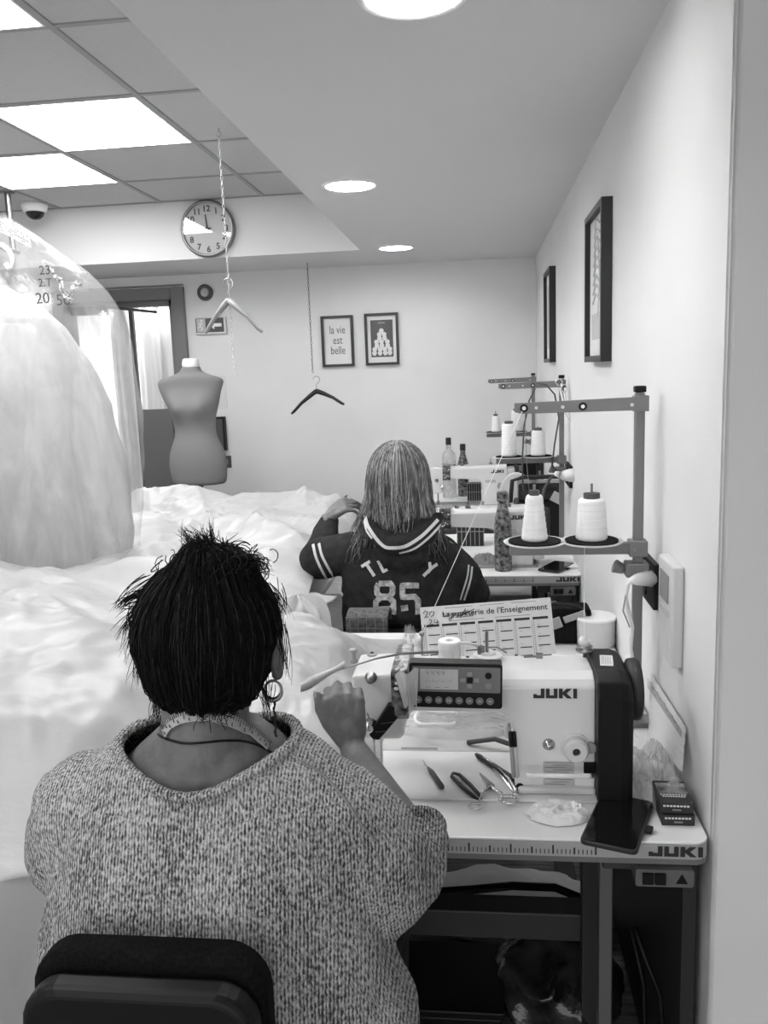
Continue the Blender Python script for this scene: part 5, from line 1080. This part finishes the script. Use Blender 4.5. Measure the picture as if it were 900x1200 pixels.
rel(MB().tube([at(321, 822, 1.10) + V((.0012 * sin(k * 1.3), 0, -.0035 * k)) for k in range(16)], [.0014 + .0007 * (k % 2) for k in range(16)], 6).build('braided_cord', 'black', smooth=True), w1)
ec = at(320, 809, 1.135); rel(MB().tube([ec + V((.0125 * cos(a), .003 * sin(a), .0135 * sin(a))) for a in [2 * pi * k / 24 for k in range(25)]], [.002 + .0022 * max(0, -sin(2 * pi * k / 24)) for k in range(25)], 8, cap=False).build('hoop_earring', 'darksteel', smooth=True), w1)
ec = at(186, 826, 1.135); rel(MB().tube([ec + V((.009 * cos(a), .003 * sin(a), .010 * sin(a))) for a in [2 * pi * k / 24 for k in range(25)]], .0018, 8, cap=False).build('hoop_earring', 'darksteel', smooth=True), w1)
ear = at(330, 766, 1.15); eb = MB().ell(ear + V((-.008, 0, 0)), (.012, .02, .031)).ell(ear + V((-.009, .004, -.03)), (.009, .012, .012)); rel(solidify_blob(eb, 'ear', 'skin', None, .003, 4), w1)
# hair: cap, bun and strands drawn up to it
hx, hy, hzr = .1045, .112, .112; HH = HC + V((-.001, -.004, .004)); BUN = at(250, 666, 1.14)
b = MB(); b.ell(HH, (hx, hy, hzr), n=28, m=18); b.ell(HH + V((.002, -.04, -.055)), (.086, .062, .055)); b.ell(HH + V((0, -.045, -.088)), (.056, .036, .026))
b.ell(BUN + V((0, 0, .004)), (.05, .045, .028)); b.ell(BUN + V((-.022, .0, .012)), (.028, .03, .026)); b.ell(BUN + V((.032, .005, -.006)), (.032, .03, .02)); b.ell(BUN + V((.006, -.02, .002)), (.03, .022, .02))
def keeph(p):  # face side stays open
    return not (p.y > HH.y + .03 and p.z < HH.z + .035 and abs(p.x - HH.x) < .085 + .02)
hair = solidify_blob(b, 'hair', 'hair', None, .005, 4, .5, keeph)
for v in hair.data.vertices:
    c = v.co; a = math.atan2(c.y - HH.y, c.x - HH.x); v.co += (c - HH).normalized() * (.0022 * sin(a * 34 + 3 * nz(c.x * 20, c.z * 20)) + .004 * nz(a * 4, c.z * 12))
TR = bvh(hair); rel(hair, w1)
rnd = random.Random(12); b = MB(); b2 = MB()
for k in range(1150):
    a = rnd.uniform(pi * .94, pi * 2.06) if k % 5 else rnd.uniform(0, 2 * pi); th0 = rnd.uniform(1.9, 2.8) if a > pi * .97 else rnd.uniform(1.2, 1.7); th1 = rnd.uniform(.12, .3)
    rr_ = rnd.uniform(1.0, 1.035); tw = rnd.uniform(-.25, .25); pts = []
    for j in range(9):
        s = j / 8; th = th0 + (th1 - th0) * s; aa = a + tw * s * s + .05 * sin(s * 5 + k); q = rr_ + .012 * sin(s * 6 + k)
        dr = V((hx * sin(th) * cos(aa), hy * sin(th) * sin(aa), hzr * cos(th))); ht, n_, i_, d_ = TR.ray_cast(HH + dr.normalized() * .35, -dr.normalized())
        pts.append(HH + (ht - HH) * (1 + (q - 1) * .7) if ht and (ht - HH).length > .04 else HH + dr * q)
    (b2 if k % 9 == 0 else b).tube(pts, [.0003] + [rnd.uniform(.0007, .0012)] * 7 + [.0004], 3)
for k in range(420):   # messy knot
    c = BUN + V((rnd.gauss(0, .026), rnd.gauss(0, .018), rnd.gauss(.004, .008))); R0 = rnd.uniform(.008, .024); e = V((rnd.gauss(0, 1), rnd.gauss(0, 1), rnd.gauss(0, .6))).normalized(); f_ = e.orthogonal().normalized(); a0 = rnd.uniform(0, 6.3)
    b.tube([c + (e * cos(a0 + j * .55) + f_ * sin(a0 + j * .55)) * R0 for j in range(7)], rnd.uniform(.0006, .0012), 3)
def wisp(p, e, bend, n, sp, r=.0007, mb=None):
    for k in range(n):
        s0 = p + V((rnd.gauss(0, sp[0]), rnd.gauss(0, sp[0]), rnd.gauss(0, sp[0]))); s1 = e + V((rnd.gauss(0, sp[1]), rnd.gauss(0, sp[1]), rnd.gauss(0, sp[1]))); mid = s0.lerp(s1, .5) + bend + V((rnd.gauss(0, .004), rnd.gauss(0, .004), rnd.gauss(0, .004)))
        (mb or b).tube([s0 * (1 - t) ** 2 + mid * 2 * t * (1 - t) + s1 * t * t for t in (0, .2, .4, .6, .8, 1)], [r, r * 1.2, r, r, r * .7, r * .3], 3)
wisp(at(240, 655, 1.14), at(222, 628, 1.15), V((.0, 0, .006)), 46, (.009, .008)); wisp(at(246, 655, 1.14), at(243, 622, 1.15), V((.0, 0, .004)), 40, (.009, .009)); wisp(at(232, 652, 1.14), at(212, 618, 1.15), V((0, 0, .004)), 16, (.006, .006), .0005)
wisp(at(262, 658, 1.14), at(270, 640, 1.15), V((0, 0, .004)), 40, (.014, .008)); wisp(at(285, 664, 1.14), at(312, 668, 1.15), V((.004, 0, .014)), 60, (.01, .008)); wisp(at(235, 650, 1.14), at(247, 632, 1.13), V((.004, 0, .004)), 30, (.01, .009))
wisp(at(186, 690, 1.14), at(140, 712, 1.13), V((-.012, 0, .008)), 42, (.012, .007)); wisp(at(180, 705, 1.14), at(150, 745, 1.12), V((-.014, 0, .006)), 46, (.012, .009)); wisp(at(176, 715, 1.14), at(146, 772, 1.12), V((-.012, 0, .006)), 16, (.01, .008), .0005); wisp(at(172, 745, 1.14), at(160, 800, 1.12), V((-.006, 0, 0)), 26, (.008, .007), .0005)
wisp(at(195, 800, 1.12), at(185, 850, 1.10), V((-.008, 0, 0)), 26, (.008, .008), .0005); wisp(at(305, 800, 1.12), at(312, 838, 1.10), V((.004, 0, 0)), 20, (.008, .007), .0005); wisp(at(325, 730, 1.14), at(336, 790, 1.12), V((.006, 0, .004)), 16, (.008, .006), .0005)
wisp(at(250, 812, 1.07), at(248, 832, 1.065), V((0, -.003, 0)), 130, (.02, .010), .0006); wisp(at(318, 690, 1.14), at(330, 720, 1.13), V((.006, 0, .006)), 26, (.01, .006), .0006)
rel(b.build('hair_strands', 'hair', smooth=True), w1); rel(b2.build('grey_hair_strands', 'hair_grey', smooth=True), w1)
# trousers and shoes
b = MB(); b.ell((-.40, 1.14, .545), (.21, .19, .10))
for x in (-.13, .13): b.chain([V((-.40 + x * .8, 1.16, .55)), V((-.40 + x * 1.3, 1.56, .56)), V((-.40 + x * 1.3, 1.60, .12))], [.105, .075, .048])
rel(solidify_blob(b, 'trousers', 'trousers', None, .010, 5), w1)
for x in (-.13, .13):
    b = MB(); b.ell((-.40 + x * 1.3, 1.60, .055), (.042, .05, .05)); b.cap((-.40 + x * 1.3, 1.59, .035), (-.40 + x * 1.3, 1.74, .03), .034, .03); o = solidify_blob(b, 'shoe', 'black', None, .007, 4)
    for v in o.data.vertices: v.co.z = max(v.co.z, .002)
    rel(o, w1)
def office_chair(name_loc, top, w, lab, seat_y, cz=.42, bz=.6, arms=False):
    t = empty('office_chair', name_loc, lab, 'chair')
    hw = w / 2
    def pad(y0, y1, x0, x1, z0, z1, nm, m, r, bow=0.):
        pr = rounded(x0, x1, z0, z1, r, 6); rs = []
        for yy, ins in ((y0, .008), (y0 + .008, 0), (y1 - .008, 0), (y1, .008)):
            rs.append([V((x * (1 - ins / hw), yy - bow * (1 - (x / hw) ** 2), (z1 + z0) / 2 + (z - (z1 + z0) / 2) * (1 - ins / (z1 - z0) * 2) + .012 * (1 - (x / hw) ** 2) * (1 if z > (z0 + z1) / 2 else 0))) for x, z in pr])
        return MB().rings(rs).build(nm, m, t, smooth=False, bevel=.004)
    pad(.04, .085, -hw, hw, bz, top, 'backrest', 'black_rough', .05); pad(.0, .04, -hw * .97, hw * .97, bz + .01, top - .022, 'back_shell', 'black', .045)
    MB().bb((-.03, .02, .40), (.03, .05, bz + .1)).build('back_bracket', 'black', t, bevel=.004)
    MB().prism(rounded(-.23, .23, -.2, .22, .07), 0, .07, (0, .30, cz), (1, 0, 0), (0, 1, 0)).build('seat', 'black_rough', t, bevel=.02)
    MB().cyl((0, .3, .1), (0, .3, cz), .025).build('gas_column', 'dark', t, smooth=True)
    for k in range(5):
        a = 2 * pi * k / 5 + .3; e = V((.27 * cos(a), .3 + .27 * sin(a), .07)); lg = MB().tube([(0, .3, .11), e], [.024, .016], 8).build('leg', 'dark', t, smooth=True)
        MB().lathe([(0, -.012), (.027, -.012), (.027, .012), (0, .012)], (e.x, e.y, .029), Matrix.Rotation(pi / 2, 3, 'X'), 16).build('castor', 'black', lg)
    return t
a, c = at(15, 1180, .86), at(300, 1170, .86); tz = at(170, 1096, .93).z
office_chair(((a.x + c.x) / 2, .86, 0), tz - .012, c.x - a.x, 'black office chair in the foreground with padded back, holding the person in the knitted jumper', .3)
# ---------------------------------------------------------------- woman in the hooded top
w2 = empty('person', (-.31, 3.1, 0), 'fair-haired person from behind in a dark striped hooded top numbered 85', 'person')
H2 = at(467, 562, 3.10)
b = MB()
rows = [(-.31, .17, 3.12, .12, .46), (-.31, .17, 3.12, .12, .7), (-.32, .175, 3.12, .11, .9), (-.325, .13, 3.12, .09, 1.0), (-.325, .06, 3.12, .06, 1.06)]
b.rings(rings_xy(rows, 32)); b.tube([(-.325, 3.12, 1.0), (-.32, 3.11, 1.10), H2 - V((0, 0, .03))], [.07, .052, .055], 16); head(b, H2, .98)
E1 = at(373, 656, 3.18); W1_ = at(384, 608, 3.36); b.chain([V((-.49, 3.1, .985)), E1, W1_], [.05, .04, .025])
hd = []; HD = at(408, 592, 3.38) - W1_; hand(b, W1_ + V((.0, 0, .005)), HD, V((-.35, -.5, .8)), V((.3, 0, 1)), (.55, .7, .5), 1.0, .4, (.8, .5, .1), hd)
E2 = V((-.035, 3.16, .84)); W2_ = V((-.13, 3.42, .83)); b.chain([V((-.14, 3.1, .98)), E2, W2_], [.05, .04, .024]); hand(b, W2_, V((-.3, 1, -.1)), V((0, 0, 1)), V((-1, 0, 0)), (.3, .4, .3))
rel(solidify_blob(b, 'body', 'skin', None, .0045, 6), w2); face_bits(w2, H2, .98)
for q, d, n, r in hd:
    M3 = Matrix((d.cross(n).normalized(), d, n)).transposed(); rel(MB().ell(q + n * r * .6 + d * r * .5, (r * .65, r * 1.1, r * .3), M3, 10, 6).build('fingernail', 'dark', smooth=True), w2)
b = MB()
rows = [(-.31, .23, 3.12, .16, .50), (-.30, .235, 3.12, .165, .62), (-.30, .235, 3.12, .16, .75), (-.31, .225, 3.12, .152, .86), (-.32, .21, 3.12, .14, .95), (-.325, .175, 3.12, .115, 1.01), (-.325, .12, 3.12, .095, 1.055), (-.325, .075, 3.12, .075, 1.09)]
b.rings(rings_xy(rows, 40, .9))
b.chain([V((-.49, 3.11, .975)), at(378, 654, 3.17), at(374, 656, 3.20), at(383, 622, 3.33), at(386, 611, 3.37)], [.08, .084, .078, .050, .040])
b.chain([V((-.155, 3.11, .965)), V((-.065, 3.14, .86)), V((-.04, 3.16, .80)), V((-.12, 3.38, .83))], [.078, .075, .065, .04])
hc = at(470, 628, 3.0); b.chain([at(430, 606, 3.03), at(440, 628, 2.98), at(460, 640, 2.96), at(485, 636, 2.96), at(503, 624, 2.98), at(514, 606, 3.03)], [.022, .032, .036, .036, .032, .020]); b.ell(at(470, 648, 3.0), (.105, .05, .075)); b.ell(at(472, 615, 3.03), (.11, .05, .06))
def keep2(p):
    q = p - at(386, 611, 3.37); d = (at(386, 611, 3.37) - at(383, 622, 3.33)).normalized()
    if q.length < .06 and q.dot(d) > .01: return False
    q = p - V((-.12, 3.38, .83))
    return not (q.length < .06 and q.dot(V((-.08, .22, .03)).normalized()) > .015)
hood = solidify_blob(b, 'hooded_top', 'hoodie', None, .006, 6, .5)
for v in hood.data.vertices:
    c = v.co; v.co += V((c.x + .31, (c.y - 3.12) * 1.3, 0)).normalized() * (.010 * nz(c.x * 9, c.z * 7, c.y * 6) + .010 * ridge(c.x * 12 + c.z * 8, c.z * 5, c.y * 6) - .006)
hood.data.update(); TH = bvh(hood); bm = bmesh.new(); bm.from_mesh(hood.data); bmesh.ops.delete(bm, geom=[f for f in bm.faces if not keep2(f.calc_center_median())], context='FACES'); bm.to_mesh(hood.data); bm.free(); rel(hood, w2)
for pts, w in (([(428, 604), (431, 616), (440, 630), (450, 640), (459, 642), (475, 640), (492, 630), (505, 618), (513, 609)], .012), ([(468, 648), (485, 643), (500, 632), (511, 621), (518, 612)], .008),
               ([(427, 610), (430, 622), (436, 631)], .007), ([(367, 638), (371, 654), (380, 673), (394, 698)], .011), ([(374, 637), (378, 652), (388, 671), (402, 698)], .011),
               ([(553, 664), (551, 680), (544, 703)], .007), ([(549, 662), (547, 678), (539, 703)], .006)):
    band_on(TH, smoothpath(pts, 5), w, 'white_stripe', 'stripe', w2, .002, .0012)
def letters(segs, w, nm, m):
    b = MB()
    for s in segs:
        pts = []
        for (x0, y0_), (x1, y1_) in zip(s, s[1:]):
            n = max(2, int(math.hypot(x1 - x0, y1_ - y0_) / 1.2)); pts += [(x0 + (x1 - x0) * k / n, y0_ + (y1_ - y0_) * k / n) for k in range(n)]
        pts.append(s[-1]); band_on(TH, pts, w, nm, m, w2, .0025, .0015, b)
    if b.v: rel(b.build(nm, m), w2)
letters([[(424, 664), (434, 658)], [(429, 660), (439, 675)]], .012, 'letter', 'stripe')
letters([[(443, 657), (446, 662), (449, 670), (454, 667)]], .011, 'letter', 'stripe')
letters([[(512, 661), (505, 666), (501, 671)], [(503, 659), (504, 667)], [(505, 666), (496, 675)]], .0115, 'letter', 'stripe')
letters([[(444, 684), (457, 683.5), (460, 688), (460, 695), (456, 699), (446, 699), (442, 695), (442, 688), (444, 684)], [(446, 700), (456, 700), (461, 705), (461, 720)], [(446, 700), (441, 705), (440, 720)], [(443, 714), (460, 713)]], .021, 'digit', 'digit')
letters([[(491, 686), (471.5, 686), (471.5, 700), (486, 699), (490, 704), (490, 720)], [(470, 713), (478, 712)]], .021, 'digit', 'digit')
# long fair hair
b = MB(); b.ell(H2 + V((0, -.005, .012)), (.108, .118, .125), n=28, m=18); b.rings(rings_xy([(H2.x - .002, .112, H2.y - .02, .085, H2.z - .02), (H2.x - .003, .118, H2.y - .03, .075, H2.z - .08), (H2.x - .005, .112, H2.y - .04, .06, H2.z - .13), (H2.x - .01, .09, H2.y - .05, .045, H2.z - .165)], 28))
hr = solidify_blob(b, 'hair', 'hair_fair_dark', None, .006, 4, .5, lambda p: not (p.y > H2.y + .045 and p.z < H2.z + .05)); rel(hr, w2)
rnd = random.Random(21); BB = [MB(), MB(), MB()]; cr = at(467, 512, 3.08)
for k in range(1500):
    a = rnd.uniform(pi * .93, pi * 2.07); r1 = rnd.uniform(1.0, 1.09); L = rnd.uniform(.55, 1.12) if rnd.random() < .8 else rnd.uniform(1., 1.45); pts = []; x_, y_ = cos(a), sin(a); sw = rnd.gauss(0, .012); out = .02 * (1 if x_ < -.5 else .3)
    for j in range(11):
        s = j / 10 * L
        if s < .5: th = .15 + s / .5 * (pi / 2 - .15); p = H2 + V((.108 * sin(th) * x_, .118 * sin(th) * y_ - .005, .125 * cos(th) + .012)) ; p = H2 + (p - H2) * r1
        else:
            q = (s - .5) / .5; p = H2 + V((.110 * x_ * r1 * (1 - .10 * q * q), (.118 - .045 * q) * y_ * r1 - .005 - .022 * q, .012 - .175 * q)) + V((sw * q + (-.035 if x_ < -.7 else (.02 if x_ > .8 else 0)) * max(0, q - .45) * 2, -.01 * q, 0)) + V((.010 * sin(q * 5 + (k % 12) * .5) * q, .006 * cos(q * 4 + k), 0))
        pts.append(p)
    BB[(k * 7) % 3 if rnd.random() < .8 else 0].tube(pts, [.0008] + [rnd.uniform(.0010, .0019)] * 9 + [.0004], 3)
for mb_, m in zip(BB, ('hair_fair', 'hair_fair_light', 'hair_fair_dark')): rel(mb_.build('hair_strands', m, smooth=True), w2)
b = MB(); b.ell((-.31, 3.14, .53), (.19, .17, .09))
for x in (-.1, .1): b.chain([V((-.31 + x, 3.16, .53)), V((-.31 + x * 1.3, 3.54, .54)), V((-.31 + x * 1.3, 3.56, .12))], [.09, .065, .045])
rel(solidify_blob(b, 'trousers', 'trousers', None, .011, 5), w2)
for x in (-.13, .13):
    b = MB(); b.cap((-.31 + x, 3.56, .04), (-.31 + x, 3.70, .035), .038, .032); o = solidify_blob(b, 'shoe', 'offwhite', None, .008, 4)
    for v in o.data.vertices: v.co.z = max(v.co.z, .002)
    rel(o, w2)
a, c = at(398, 720, 2.84), at(525, 720, 2.84); office_chair(((a.x + c.x) / 2, 2.83, 0), at(440, 717, 2.86).z - .045, c.x - a.x, 'black chair back behind the near table, holding the person in the hooded top', .3)
a, c = at(405, 716, 2.81), at(454, 716, 2.81)
def drape(u, v):
    x = a.x + (c.x - a.x) * u; s = v; zt_ = a.z - .03
    if s < .4: p = V((x, 2.81 - .004 * sin(u * 9), zt_ - .16 + .16 * s / .4))
    elif s < .6: q = (s - .4) / .2; p = V((x, 2.81 + .125 * q, zt_ + .012 * sin(pi * q)))
    else: p = V((x, 2.935, zt_ - .15 * (s - .6) / .4))
    return p
o = MB().grid(drape, 24, 40).build('plaid_scarf', 'plaid', smooth=True, solid=.012); tag(o, 'dark checked scarf folded over the chair back behind the near table', 'scarf')
b = MB()
for k in range(5): b.tube([V((a.x + (c.x - a.x) * (.1 + .2 * k), 2.80, a.z - .15)), V((a.x + (c.x - a.x) * (.1 + .2 * k), 2.80, a.z + .004))], .0012, 4)
for k in range(3): b.tube([V((a.x, 2.80, a.z - .02 - .04 * k)), V((c.x, 2.80, a.z - .02 - .04 * k))], .0012, 4)
b.build('check_lines', 'grey', o)
